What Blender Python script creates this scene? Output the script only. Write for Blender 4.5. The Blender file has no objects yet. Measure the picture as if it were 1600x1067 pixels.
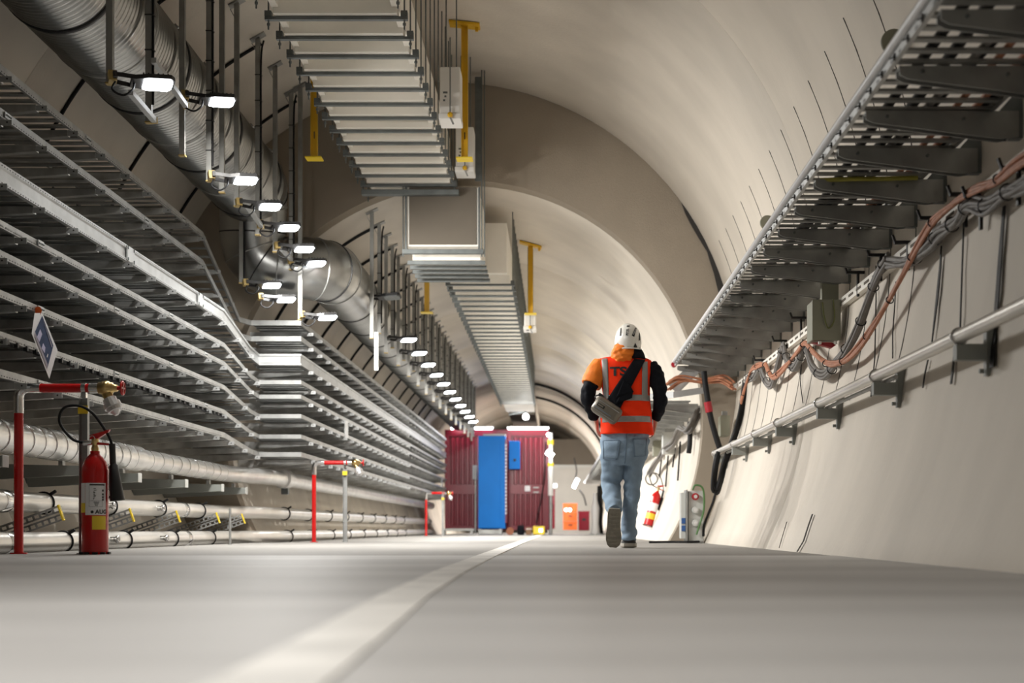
import bpy, bmesh, math, random
from math import sin, cos, pi, sqrt, atan2, radians
from mathutils import Vector, Matrix
from mathutils.bvhtree import BVHTree
random.seed(7)
scn = bpy.context.scene
COL = scn.collection

# ---------------------------------------------------------------- camera, world, exposure
F, CX, CY, CH = 2222.0, 871.0, 826.0, 0.155      # focal length in pixels, vanishing point, camera height
camd = bpy.data.cameras.new('camera'); cam = bpy.data.objects.new('camera', camd); COL.objects.link(cam)
camd.sensor_width = 36.0; camd.lens = 36.0 * F / 1600.0
camd.shift_x = -(CX - 800.0) / 1600.0
camd.shift_y = (CY - 533.5) / 1600.0
camd.clip_start = 0.05; camd.clip_end = 300
cam.location = (0, 0, CH); cam.rotation_euler = (pi / 2, 0, 0)
camd.dof.use_dof = True; camd.dof.focus_distance = 10.2; camd.dof.aperture_fstop = 2.2
scn.camera = cam
w = bpy.data.worlds.new('world'); scn.world = w; w.use_nodes = True
w.node_tree.nodes['Background'].inputs[0].default_value = (1.0, 0.94, 0.86, 1)
w.node_tree.nodes['Background'].inputs[1].default_value = 0.13
scn.view_settings.view_transform = 'Standard'; scn.view_settings.look = 'None'
scn.view_settings.gamma = 1.0; scn.view_settings.exposure = 0.57
FLOOD_W, FAR_W = 44.0, 54.0                      # watts of the flood lights

def P(px, py, Y):
    """the point at distance Y that is seen at this place of the photograph"""
    return Vector(((px - CX) * Y / F, Y, CH + (CY - py) * Y / F))

# ---------------------------------------------------------------- materials
def mat(name, col, rough=0.6, metal=0.0, var=0.0, vscale=6.0, bump=0.0, bscale=60.0, stretch=None, emit=None, es=0.0, col2=None, spec=None, dirt=0.0, dscale=1.2):
    m = bpy.data.materials.new(name); m.use_nodes = True
    nt = m.node_tree; b = nt.nodes['Principled BSDF']
    b.inputs['Roughness'].default_value = rough; b.inputs['Metallic'].default_value = metal
    if spec is not None: b.inputs['Specular IOR Level'].default_value = spec
    c4 = (col[0], col[1], col[2], 1)
    b.inputs['Base Color'].default_value = c4
    if emit:
        b.inputs['Emission Color'].default_value = (emit[0], emit[1], emit[2], 1)
        b.inputs['Emission Strength'].default_value = es
    if var or bump or col2 or dirt:
        tc = nt.nodes.new('ShaderNodeTexCoord'); mp = nt.nodes.new('ShaderNodeMapping')
        geo = nt.nodes.new('ShaderNodeNewGeometry')
        nt.links.new(geo.outputs['Position'], mp.inputs['Vector'])
        if stretch: mp.inputs['Scale'].default_value = stretch
        if var or col2:
            n = nt.nodes.new('ShaderNodeTexNoise'); n.inputs['Scale'].default_value = vscale; n.inputs['Detail'].default_value = 6
            nt.links.new(mp.outputs[0], n.inputs['Vector'])
            r = nt.nodes.new('ShaderNodeValToRGB')
            r.color_ramp.elements[0].position = 0.32; r.color_ramp.elements[1].position = 0.68
            lo = col2 if col2 else [c * (1 - var) for c in col]
            hi = col if col2 else [min(1, c * (1 + var)) for c in col]
            r.color_ramp.elements[0].color = (*lo, 1); r.color_ramp.elements[1].color = (*hi, 1)
            nt.links.new(n.outputs['Fac'], r.inputs[0])
            out = r.outputs[0]
            if dirt:
                n2 = nt.nodes.new('ShaderNodeTexNoise'); n2.inputs['Scale'].default_value = dscale; n2.inputs['Detail'].default_value = 8
                nt.links.new(mp.outputs[0], n2.inputs['Vector'])
                r2 = nt.nodes.new('ShaderNodeValToRGB')
                r2.color_ramp.elements[0].position = 0.35; r2.color_ramp.elements[1].position = 0.6
                r2.color_ramp.elements[0].color = (1 - dirt, 1 - dirt, 1 - dirt, 1); r2.color_ramp.elements[1].color = (1, 1, 1, 1)
                nt.links.new(n2.outputs['Fac'], r2.inputs[0])
                mx = nt.nodes.new('ShaderNodeMixRGB'); mx.blend_type = 'MULTIPLY'; mx.inputs[0].default_value = 1
                nt.links.new(out, mx.inputs[1]); nt.links.new(r2.outputs[0], mx.inputs[2]); out = mx.outputs[0]
            nt.links.new(out, b.inputs['Base Color'])
        if bump:
            n = nt.nodes.new('ShaderNodeTexNoise'); n.inputs['Scale'].default_value = bscale; n.inputs['Detail'].default_value = 4
            nt.links.new(mp.outputs[0], n.inputs['Vector'])
            bp = nt.nodes.new('ShaderNodeBump'); bp.inputs['Strength'].default_value = bump; bp.inputs['Distance'].default_value = 0.01
            nt.links.new(n.outputs['Fac'], bp.inputs['Height']); nt.links.new(bp.outputs[0], b.inputs['Normal'])
    return m
M = {}
M['lining'] = mat('lining_plaster', (.66, .605, .525), .62, var=.06, vscale=1.4, bump=.25, bscale=35, dirt=.07, dscale=.7, stretch=(1, 1, .35))
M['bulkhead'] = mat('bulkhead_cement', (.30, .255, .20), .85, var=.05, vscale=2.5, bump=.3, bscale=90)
M['floor'] = mat('floor_concrete', (.30, .29, .275), .62, spec=.2, var=.10, vscale=1.1, bump=.12, bscale=30, dirt=.12, dscale=.5, stretch=(1, .45, 1))
M['floor_paint'] = mat('floor_grey_coating', (.56, .55, .54), .5, spec=.22, var=.10, vscale=1.0, bump=.12, bscale=20, dirt=.22, dscale=.8, stretch=(.35, 1.6, 1))
M['line'] = mat('line_paint', (.82, .80, .76), .5, var=.10, vscale=5, dirt=.15, dscale=2.5)
M['galv'] = mat('galvanised_steel', (.37, .375, .37), .5, .75, var=.16, vscale=9, bump=.05, bscale=40)
M['galv_bright'] = mat('bright_galvanised_steel', (.47, .48, .48), .46, .65, var=.10, vscale=7)
M['galv_dark'] = mat('dull_galvanised_steel', (.34, .345, .335), .45, .8, var=.22, vscale=5, bump=.06)
M['arm'] = mat('cantilever_steel', (.55, .555, .545), .42, .75, var=.28, vscale=6)
M['post'] = mat('post_steel', (.30, .30, .285), .5, .6, var=.15, vscale=8)
M['duct'] = mat('spiral_duct_steel', (.37, .375, .37), .30, 1.0, var=.10, vscale=3)
M['tray_floor'] = mat('dark_tray_floor', (.20, .205, .20), .5, .7, var=.3, vscale=7)
M['rail_white'] = mat('pale_rail_trim', (.66, .67, .68), .4, .2, var=.06, vscale=8)
M['dull_yellow'] = mat('dull_yellow_cap', (.42, .30, .10), .5)
M['black'] = mat('black_plastic', (.012, .012, .013), .45)
M['rubber'] = mat('black_rubber', (.008, .008, .009), .6, spec=.3)
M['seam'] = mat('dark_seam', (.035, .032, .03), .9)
M['white_duct'] = mat('white_panel', (.88, .85, .78), .6, var=.04, vscale=3, bump=.1)
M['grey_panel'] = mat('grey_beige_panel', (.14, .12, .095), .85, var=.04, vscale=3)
M['white'] = mat('white_plastic', (.82, .81, .78), .4)
M['yellow'] = mat('yellow_paint', (.72, .43, .012), .45, var=.1, vscale=6)
M['cap_yellow'] = mat('yellow_cap', (.85, .62, .03), .4)
M['orange'] = mat('orange_cable', (.42, .17, .09), .55, var=.15, vscale=20)
M['orange_clip'] = mat('orange_clip', (.90, .14, .01), .45)
M['greycable'] = mat('grey_cable', (.17, .16, .15), .55, var=.15, vscale=20)
M['foil'] = mat('foil_jacket', (.76, .755, .74), .30, .75, var=.10, vscale=5, bump=.35, bscale=14)
M['pipe'] = mat('pale_steel_pipe', (.72, .70, .66), .30, .55, var=.08, vscale=3)
M['red'] = mat('red_paint', (.52, .008, .008), .22, var=.05, vscale=4)
M['darkred'] = mat('maroon_sheet', (.19, .006, .02), .32, spec=.4, var=.08, vscale=2)
M['blue'] = mat('blue_sheet', (.003, .20, .70), .5, spec=.2, var=.05, vscale=2)
M['brass'] = mat('brass', (.58, .42, .18), .28, 1.0, var=.12, vscale=20)
M['chrome'] = mat('chrome', (.72, .72, .72), .18, 1.0)
M['alu'] = mat('cast_aluminium', (.72, .72, .73), .4, .7)
M['lens'] = mat('lamp_lens', (1, 1, 1), .3, emit=(.93, .97, 1), es=26)
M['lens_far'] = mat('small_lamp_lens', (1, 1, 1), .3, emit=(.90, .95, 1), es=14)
M['tube'] = mat('tube_lamp', (1, 1, 1), .3, emit=(.94, .97, 1), es=9)
M['olive'] = mat('olive_grey_box', (.25, .25, .19), .5)
M['lightgrey'] = mat('light_grey_box', (.52, .53, .51), .5)
M['bracket'] = mat('grey_painted_bracket', (.25, .265, .25), .5)
M['strut'] = mat('dark_strut', (.15, .165, .165), .45, .5, var=.15, vscale=10)
M['paper'] = mat('paper', (.84, .84, .86), .7)
M['print_blue'] = mat('print_dark_blue', (.05, .075, .15), .6, var=.2, vscale=25)
M['print_lilac'] = mat('print_lilac', (.55, .54, .74), .6)
M['print_grey'] = mat('print_grey', (.38, .36, .42), .6)
M['ink'] = mat('black_ink', (.02, .02, .02), .6)
M['jeans'] = mat('blue_denim', (.215, .30, .40), .85, var=.13, vscale=9, bump=.25, bscale=120)
M['jeans_dark'] = mat('blue_denim_seam', (.16, .23, .32), .85)
M['vest'] = mat('fluorescent_orange_cloth', (1.0, .04, .004), .8, spec=.2, var=.05, vscale=14, emit=None, bump=.15, bscale=60)
M['jacket_orange'] = mat('orange_jacket_cloth', (.90, .22, .012), .7, var=.08, vscale=16, bump=.2, bscale=50)
M['jacket_black'] = mat('navy_black_jacket', (.006, .007, .011), .85, spec=.2, bump=.3, bscale=40)
M['reflect'] = mat('grey_reflective_tape', (.30, .295, .29), .5, .1)
M['skin'] = mat('skin', (.55, .31, .22), .55, var=.05, vscale=30)
M['hair'] = mat('dark_hair', (.03, .022, .018), .7)
M['helmet'] = mat('white_helmet', (.80, .79, .74), .28)
M['bag'] = mat('taupe_bag', (.19, .17, .14), .36, .25, var=.10, vscale=20)
M['sole'] = mat('shoe_sole', (.20, .185, .15), .8, var=.15, vscale=25)
M['shoe'] = mat('shoe_upper', (.03, .03, .03), .8)
M['shoe_rim'] = mat('shoe_rim', (.42, .40, .35), .7)
M['vent'] = mat('vent_black', (.01, .01, .01), .6)
M['far_wall'] = mat('far_partition', (.50, .49, .46), .7, var=.06, vscale=1.5)
M['orange_box'] = mat('orange_crate', (.72, .13, .02), .5, var=.1, vscale=4)
M['green'] = mat('green_cable', (.07, .17, .05), .5)
M['moss'] = mat('moss_green_cable', (.14, .15, .045), .5)
M['socket_red'] = mat('red_socket', (.35, .01, .02), .4)
M['socket_blue'] = mat('blue_cover', (.03, .10, .30), .5)

# ---------------------------------------------------------------- mesh helpers
class MB:
    def __init__(s): s.v = []; s.f = []; s.sm = []; s.mi = []
    def add(s, vs, fs, smooth=False, mi=0):
        o = len(s.v); s.v += [tuple(v) for v in vs]
        for f in fs: s.f.append([i + o for i in f]); s.sm.append(smooth); s.mi.append(mi)
        return s
    def box(s, x0, x1, y0, y1, z0, z1, bev=0.0, mi=0):
        if bev <= 0:
            vs = [(x, y, z) for z in (z0, z1) for y in (y0, y1) for x in (x0, x1)]
            return s.add(vs, [(0, 2, 3, 1), (4, 5, 7, 6), (0, 1, 5, 4), (2, 6, 7, 3), (0, 4, 6, 2), (1, 3, 7, 5)], mi=mi)
        bm = bmesh.new(); bmesh.ops.create_cube(bm, size=1)
        for v in bm.verts: v.co = Vector(((x0 + x1) / 2 + v.co.x * (x1 - x0), (y0 + y1) / 2 + v.co.y * (y1 - y0), (z0 + z1) / 2 + v.co.z * (z1 - z0)))
        bmesh.ops.bevel(bm, geom=bm.edges[:], offset=bev, segments=2, affect='EDGES', profile=.5)
        bm.verts.index_update()
        s.add([v.co for v in bm.verts], [[v.index for v in f.verts] for f in bm.faces], mi=mi); bm.free(); return s
    def bar(s, a, b, wd, ht, up=(0, 0, 1), taper=None, mi=0):
        a = Vector(a); b = Vector(b); t = (b - a).normalized(); up = Vector(up)
        if abs(t.dot(up)) > .98: up = Vector((0, 1, 0))
        sd = t.cross(up).normalized(); u = sd.cross(t)
        w2, h2 = taper if taper else (wd, ht)
        vs = []
        for p, ww, hh in ((a, wd, ht), (b, w2, h2)):
            for i, j in ((-1, -1), (1, -1), (1, 1), (-1, 1)): vs.append(p + sd * ww / 2 * i + u * hh / 2 * j)
        return s.add(vs, [(0, 1, 2, 3), (7, 6, 5, 4), (0, 4, 5, 1), (1, 5, 6, 2), (2, 6, 7, 3), (3, 7, 4, 0)], mi=mi)
    def prism(s, poly, axis, a, b, mi=0):
        """poly of 2-D points extruded along axis (0,1,2) from a to b"""
        def mk(p, t):
            if axis == 0: return (t, p[0], p[1])
            if axis == 1: return (p[0], t, p[1])
            return (p[0], p[1], t)
        n = len(poly); vs = [mk(p, a) for p in poly] + [mk(p, b) for p in poly]
        return s.add(vs, [list(range(n))[::-1], list(range(n, 2 * n))] + [(i, (i + 1) % n, (i + 1) % n + n, i + n) for i in range(n)], mi=mi)
    def sweep(s, pts, r, n=10, caps=True, smooth=True, ell=None, ref=None, mi=0):
        """tube through pts; r number or list; ell list of (rx, ry)"""
        pts = [Vector(p) for p in pts]; m = len(pts)
        ts = []
        for i in range(m):
            a = pts[max(0, i - 1)]; b = pts[min(m - 1, i + 1)]
            d = (b - a); ts.append(d.normalized() if d.length > 1e-9 else Vector((0, 0, 1)))
        rf = Vector(ref) if ref else (Vector((0, 0, 1)) if abs(ts[0].z) < .9 else Vector((0, 1, 0)))
        nrm = (rf - ts[0] * rf.dot(ts[0])).normalized()
        rings = []
        for i in range(m):
            if ref: nrm = (rf - ts[i] * rf.dot(ts[i])).normalized()
            else: nrm = (nrm - ts[i] * nrm.dot(ts[i])).normalized()
            bi = ts[i].cross(nrm)
            if ell: ra, rb = ell[i]
            else: ra = rb = (r[i] if isinstance(r, (list, tuple)) else r)
            rings.append([pts[i] + bi * cos(2 * pi * k / n) * ra + nrm * sin(2 * pi * k / n) * rb for k in range(n)])
        vs = [v for rg in rings for v in rg]
        fs = [(i * n + k, i * n + (k + 1) % n, (i + 1) * n + (k + 1) % n, (i + 1) * n + k) for i in range(m - 1) for k in range(n)]
        s.add(vs, fs, smooth, mi)
        if caps:
            s.add(rings[0], [list(range(n))[::-1]], False, mi); s.add(rings[-1], [list(range(n))], False, mi)
        return s
    def lathe(s, prof, origin=(0, 0, 0), axis='Z', n=24, smooth=True, mi=0):
        """prof list of (r, h) along the axis"""
        o = Vector(origin); vs = []
        for r, h in prof:
            for k in range(n):
                a = 2 * pi * k / n; c, d = r * cos(a), r * sin(a)
                vs.append(o + (Vector((c, d, h)) if axis == 'Z' else Vector((h, c, d)) if axis == 'X' else Vector((c, h, d))))
        m = len(prof)
        fs = [(i * n + k, i * n + (k + 1) % n, (i + 1) * n + (k + 1) % n, (i + 1) * n + k) for i in range(m - 1) for k in range(n)]
        s.add(vs, fs, smooth, mi)
        s.add(vs[:n], [list(range(n))[::-1]], False, mi); s.add(vs[-n:], [list(range(n))], False, mi)
        return s
    def torus(s, c, R, r, axis=(0, 1, 0), n=24, k=8, a0=0, a1=2 * pi, mi=0):
        ax = Vector(axis).normalized(); u = ax.orthogonal().normalized(); v = ax.cross(u)
        full = abs(a1 - a0 - 2 * pi) < 1e-6
        pts = [Vector(c) + (u * cos(a0 + (a1 - a0) * i / n) + v * sin(a0 + (a1 - a0) * i / n)) * R for i in range(n + 1)]
        return s.sweep(pts, r, k, caps=not full, mi=mi)
    def mesh(s, name, mats):
        me = bpy.data.meshes.new(name); me.from_pydata(s.v, [], s.f)
        me.polygons.foreach_set('use_smooth', s.sm); me.polygons.foreach_set('material_index', s.mi)
        for m in (mats if isinstance(mats, (list, tuple)) else [mats]): me.materials.append(M[m] if isinstance(m, str) else m)
        bm = bmesh.new(); bm.from_mesh(me); bmesh.ops.recalc_face_normals(bm, faces=bm.faces); bm.to_mesh(me); bm.free()
        me.update(); return me
    def build(s, name, mats, parent=None, loc=None, **tags):
        return link(name, s.mesh(name, mats), parent, loc, **tags)
def link(name, me, parent=None, loc=None, rot=None, label=None, cat=None, group=None, kind=None):
    o = bpy.data.objects.new(name, me); COL.objects.link(o)
    if parent is not None: o.parent = parent
    if loc is not None: o.location = loc
    if rot is not None: o.rotation_euler = rot
    tag(o, label, cat, group, kind); return o
def tag(o, label=None, cat=None, group=None, kind=None):
    if label: o['label'] = label
    if cat: o['category'] = cat
    if group: o['group'] = group
    if kind: o['kind'] = kind
    return o
def thing(name, label, cat, loc=(0, 0, 0), group=None, kind=None, rot=None):
    return link(name, None, None, loc, rot, label, cat, group, kind)
def copy_tree(o, parent=None):
    c = o.copy(); COL.objects.link(c)
    if parent is not None: c.parent = parent
    for ch in [x for x in bpy.data.objects if x.parent == o]: copy_tree(ch, c)
    return c
def fillet(pts, rad, seg=8):
    pts = [Vector(p) for p in pts]; out = [pts[0]]
    for i in range(1, len(pts) - 1):
        a, b, c = pts[i - 1], pts[i], pts[i + 1]
        d = min(rad, (a - b).length * .48, (c - b).length * .48)
        p = b + (a - b).normalized() * d; q = b + (c - b).normalized() * d
        for k in range(seg + 1):
            t = k / seg; out.append(p * (1 - t) ** 2 + b * 2 * t * (1 - t) + q * t * t)
    out.append(pts[-1]); return out
def spline(pts, seg=6):
    pts = [Vector(p) for p in pts]; q = [pts[0] * 2 - pts[1]] + pts + [pts[-1] * 2 - pts[-2]]; out = []
    for i in range(1, len(q) - 2):
        for k in range(seg):
            t = k / seg; a, b, c, d = q[i - 1], q[i], q[i + 1], q[i + 2]
            out.append(.5 * ((2 * b) + (c - a) * t + (2 * a - 5 * b + 4 * c - d) * t * t + (3 * b - a - 3 * c + d) * t ** 3))
    out.append(pts[-1]); return out
def text_mesh(body, size, bold=0.0, align='CENTER', ex=0.0):
    cu = bpy.data.curves.new('text', 'FONT'); cu.body = body; cu.size = size; cu.offset = bold; cu.align_x = align; cu.align_y = 'CENTER'; cu.extrude = ex
    o = bpy.data.objects.new('text', cu); COL.objects.link(o)
    bpy.context.view_layer.update()
    me = bpy.data.meshes.new_from_object(o.evaluated_get(bpy.context.evaluated_depsgraph_get()))
    bpy.data.objects.remove(o); return me
def remesh(mb, vox, smooth_it=4, fac=.6):
    me = mb.mesh('tmp', 'white'); o = bpy.data.objects.new('tmp', me); COL.objects.link(o)
    r = o.modifiers.new('r', 'REMESH'); r.mode = 'VOXEL'; r.voxel_size = vox; r.use_smooth_shade = True
    if smooth_it:
        q = o.modifiers.new('s', 'SMOOTH'); q.iterations = smooth_it; q.factor = fac
    bpy.context.view_layer.update()
    out = bpy.data.meshes.new_from_object(o.evaluated_get(bpy.context.evaluated_depsgraph_get()))
    bpy.data.objects.remove(o); out.materials.clear()
    out.polygons.foreach_set('use_smooth', [True] * len(out.polygons)); return out

def interp(x, tab):
    for (a, b), (c, d) in zip(tab[:-1], tab[1:]):
        if x <= c: return b + (d - b) * (x - a) / (c - a)
    return tab[-1][1]
# ================================================================ the setting: vault, bulkhead, floor
NC, NR = (-1.25, 1.89), 3.26          # section of the wide tunnel (centre x,z and radius)
FC, FR = (-1.05, 1.376), 2.68         # section of the narrower tunnel behind the bulkhead
YB = 15.92                            # where the wide tunnel ends
def wall_x(z, side):                  # wide tunnel wall
    if z >= 1.0:
        d = sqrt(max(0, NR ** 2 - (z - NC[1]) ** 2)); return NC[0] + side * d
    x1 = sqrt(NR ** 2 - (1.0 - NC[1]) ** 2); x0 = x1 - .30 if side > 0 else x1 - .34
    t = z / 1.0
    return NC[0] + side * (x0 + (x1 - x0) * (1 - (1 - t) ** 1.5 if t <= 1 else 1))
def near_profile():
    pts = []
    for z in (-.15, 0, .12, .25, .4, .55, .7, .85): pts.append((wall_x(max(z, 0), 1) if z >= 0 else wall_x(0, 1), z))
    a0 = math.asin((1.0 - NC[1]) / NR)
    n = 64
    for i in range(n + 1):
        a = a0 + (pi - 2 * a0) * i / n; pts.append((NC[0] + NR * cos(a), NC[1] + NR * sin(a)))
    for z in (.85, .7, .55, .4, .25, .12, 0, -.3): pts.append((wall_x(max(z, 0), -1), z))
    return pts
def far_profile():
    pts = []; z0 = -.15; a0 = math.asin((z0 - FC[1]) / FR); n = 72
    for i in range(n + 1):
        a = a0 + (pi - 2 * a0) * i / n; pts.append((FC[0] + FR * cos(a), FC[1] + FR * sin(a)))
    return pts
def ring_mesh(prof, c, y0, y1, th=.25):
    """one lining ring with bevelled joint edges"""
    mb = MB(); b, dp = .012, .012
    rows = [(y0, dp), (y0 + b, 0), (y1 - b, 0), (y1, dp)]
    def out(p, d):
        v = Vector((p[0] - c[0], p[1] - c[1])).normalized(); return (p[0] + v.x * d, p[1] + v.y * d)
    n = len(prof); vs = []
    for y, d in rows:
        for p in prof: q = out(p, d); vs.append((q[0], y, q[1]))
    for y in (y1, y0):
        for p in prof: q = out(p, th); vs.append((q[0], y, q[1]))
    R = len(rows) + 2
    fs = [(i * n + k, i * n + k + 1, ((i + 1) % R) * n + k + 1, ((i + 1) % R) * n + k) for i in range(R) for k in range(n - 1)]
    mb.add(vs, fs, True); return mb
NP, FP = near_profile(), far_profile()
vault = thing('wall_vault', 'pale plastered vault of the wide front part of the tunnel', None, (0, 0, 0), kind='structure')
ys = [-9.2, -4.18, .83, 10.84, YB]
for a, b in zip(ys[:-1], ys[1:]): ring_mesh(NP, NC, a, b).build('lining_ring', 'lining', vault)
fvault = thing('wall_vault_far', 'pale plastered vault of the narrower tunnel behind the bulkhead', None, (0, 0, 0), kind='structure')
ys = [YB + .25, 20.6, 25.0, 29.6, 34.2, 38.8, 43.5, 48.5, 54, 60, 66]
for a, b in zip(ys[:-1], ys[1:]): ring_mesh(FP, FC, a, b).build('lining_ring', 'lining', fvault)
# bulkhead: the flat ring-shaped face between the two tunnels
mb = MB(); n = 72
oa = [(NC[0] + (NR + .2) * cos(a), NC[1] + (NR + .2) * sin(a)) for a in [-.72 + (pi + 1.44) * i / n for i in range(n + 1)]]
a0 = math.asin((-.15 - FC[1]) / FR)
ia = [(FC[0] + FR * cos(a), FC[1] + FR * sin(a)) for a in [a0 + (pi - 2 * a0) * i / n for i in range(n + 1)]]
vs = []
for y in (YB + .01, YB + .26):
    for p in oa + ia: vs.append((p[0], y, max(p[1], -.3)))
m = n + 1; fs = []
for i in range(n):
    fs += [(i, i + 1, m + i + 1, m + i), (2 * m + i, 3 * m + i, 3 * m + i + 1, 2 * m + i + 1), (m + i, m + i + 1, 3 * m + i + 1, 3 * m + i)]
mb.add(vs, fs)
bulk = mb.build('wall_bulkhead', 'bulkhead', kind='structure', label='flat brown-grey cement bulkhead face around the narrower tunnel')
# dark strip painting in the shade of the gap between vault edge and bulkhead
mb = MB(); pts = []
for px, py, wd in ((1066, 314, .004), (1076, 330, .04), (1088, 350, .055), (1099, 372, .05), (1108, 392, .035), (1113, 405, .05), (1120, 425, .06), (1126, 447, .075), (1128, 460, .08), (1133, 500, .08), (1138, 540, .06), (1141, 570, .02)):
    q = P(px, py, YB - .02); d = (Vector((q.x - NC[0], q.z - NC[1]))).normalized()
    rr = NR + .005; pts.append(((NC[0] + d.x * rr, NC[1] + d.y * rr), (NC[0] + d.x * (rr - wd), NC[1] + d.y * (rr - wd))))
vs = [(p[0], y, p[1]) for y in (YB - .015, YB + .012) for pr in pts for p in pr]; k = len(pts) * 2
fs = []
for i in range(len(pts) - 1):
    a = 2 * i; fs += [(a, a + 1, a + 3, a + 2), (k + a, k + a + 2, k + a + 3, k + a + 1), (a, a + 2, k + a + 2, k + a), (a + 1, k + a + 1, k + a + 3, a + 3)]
mb.add(vs, fs); mb.build('gap_shade_strip', 'seam', bulk, label='dark strip standing in for the shaded gap between vault and bulkhead')
# thin dark slots in the right-hand lining, one every 62 cm
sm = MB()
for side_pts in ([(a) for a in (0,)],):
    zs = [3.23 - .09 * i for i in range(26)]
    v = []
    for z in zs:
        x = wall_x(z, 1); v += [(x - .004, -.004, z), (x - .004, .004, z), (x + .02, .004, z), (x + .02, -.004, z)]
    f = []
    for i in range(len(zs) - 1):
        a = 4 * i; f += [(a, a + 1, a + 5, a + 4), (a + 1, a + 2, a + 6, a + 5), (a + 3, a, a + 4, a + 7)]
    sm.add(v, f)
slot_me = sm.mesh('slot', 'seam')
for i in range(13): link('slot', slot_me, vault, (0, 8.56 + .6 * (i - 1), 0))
# floor
FX0, FX1 = -3.38, 1.62
fl = MB().box(FX0, 1.75, 8.15, YB + .05, -.3, 0).box(-3.14, 1.36, YB + .05, 66, -.3, 0).build('floor', 'floor', kind='structure', label='pale concrete tunnel floor')
MB().box(FX0, 1.75, -9.2, 8.135, -.3, .002).build('floor_slab', 'floor_paint', fl, label='smooth grey coated slab in the foreground')
MB().box(-4.4, FX0 - .002, -9.2, YB + .25, -.5, -.12).box(-3.7, -3.142, YB + .25, 66, -.5, -.12).build('gutter', 'floor', fl)
mb = MB(); yy = [-.5, .6, 1.4, 2.1, 3.2, 5.0, 8.13, 8.16, 14, 22, 30, 33]
vs = []
for y in yy:
    wob = .006 * sin(y * 3.1); xx = interp(y, [(-.5, -.235), (1.43, -.28), (3, -.34), (4.66, -.38), (10, -.412), (40, -.42)])
    vs += [(xx - .057 + wob, y, .0055), (xx + .057 + wob * .5, y, .0055)]
b0 = len(vs); vs += [(x, y, -.01) for x, y, z in vs]
fs = []
for i in range(len(yy) - 1):
    a = 2 * i; fs += [(a, a + 1, a + 3, a + 2), (a, a + 2, b0 + a + 2, b0 + a), (a + 1, b0 + a + 1, b0 + a + 3, a + 3)]
mb.add(vs, fs); mb.build('floor_line', 'line', fl, label='worn off-white line painted along the floor')
# far end of the tunnel
fe = MB().box(-4.2, 2.2, 66, 66.3, -.3, 4.4).build('wall_end', 'far_wall', kind='structure')
# ================================================================ cable trays on the left, one thing per level
YJ = 15.70                               # where every tray steps inwards past the bulkhead
YS = 14.05                               # where the drop before the step begins
YE = 36.3
LEV = [  # near x, near z, far z, rail height, label
    (-3.50, 3.03, 2.40, .055, 'topmost cable tray of the left stack, just under the spiral duct'),
    (-3.50, 2.755, 2.225, .055, 'second cable tray from the top of the left stack'),
    (-3.29, 2.20, 1.96, .125, 'cable tray with the deep bright side channel, third from the top of the left stack'),
    (-3.29, 1.945, 1.75, .045, 'fourth cable tray from the top of the left stack, right below the deep channel'),
    (-3.29, 1.762, 1.59, .045, 'fifth cable tray from the top of the left stack'),
    (-3.29, 1.528, 1.375, .045, 'cable tray of the left stack from which the paper notice hangs'),
    (-3.29, 1.285, 1.15, .045, 'second lowest cable tray of the left stack, with black clips under its rail'),
    (-3.29, 1.055, .95, .05, 'lowest cable tray of the left stack, just above the foil-wrapped pipe'),
]
FXN = -2.83
def rail_mesh(path, h, mirror=1):
    """C-section side rail along a path; the open side faces away from the aisle"""
    pts = [Vector(p) for p in path]; prof = [(0, 0), (0, h), (-.02, h), (-.02, h - .004), (-.004, h - .004), (-.004, .004), (-.02, .004), (-.02, 0)]
    if h > .1: prof = [(0, 0), (0, .022), (-.012, .03), (-.012, h - .03), (0, h - .022), (0, h), (-.03, h), (-.03, h - .004), (-.016, h - .026), (-.016, .026), (-.03, .004), (-.03, 0)]
    mb = MB(); n = len(prof); vs = []
    for i, p in enumerate(pts):
        def hd(a, b):
            d = Vector((b.x - a.x, b.y - a.y)); return d.normalized()
        d0 = hd(pts[max(0, i - 1)], pts[max(1, i)]); d1 = hd(pts[min(i, len(pts) - 2)], pts[min(i + 1, len(pts) - 1)])
        n0 = Vector((d0.y, -d0.x)); n1 = Vector((d1.y, -d1.x)); nn = (n0 + n1).normalized(); k = 1 / max(.4, nn.dot(n0))
        for a, b in prof: vs.append((p.x + nn.x * a * k * mirror, p.y + nn.y * a * k * mirror, p.z + b))
    fs = [(i * n + k, i * n + (k + 1) % n, (i + 1) * n + (k + 1) % n, (i + 1) * n + k) for i in range(len(pts) - 1) for k in range(n)]
    fs += [list(range(n))[::-1], [(len(pts) - 1) * n + k for k in range(n)]]
    mb.add(vs, fs); return mb
W = .56
rung_a = MB().box(-W + .02, -.005, -.028, .028, .004, .018).mesh('rung', 'galv_dark')
rung_b = MB().box(-W + .02, -.005, -.052, .052, .004, .012).mesh('rung', 'tray_floor')
plate_me = MB().box(-.002, .006, -.05, .05, .004, .041).mesh('splice', 'galv_bright')
bolt_mb = MB()
for dy in (-.034, -.012, .012, .034): bolt_mb.lathe([(.006, 0), (.006, .006), (.003, .009)], (.006, dy, .022), 'X', 6, False)
bolt_me = bolt_mb.mesh('bolt', 'strut')
left_trays = []
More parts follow.
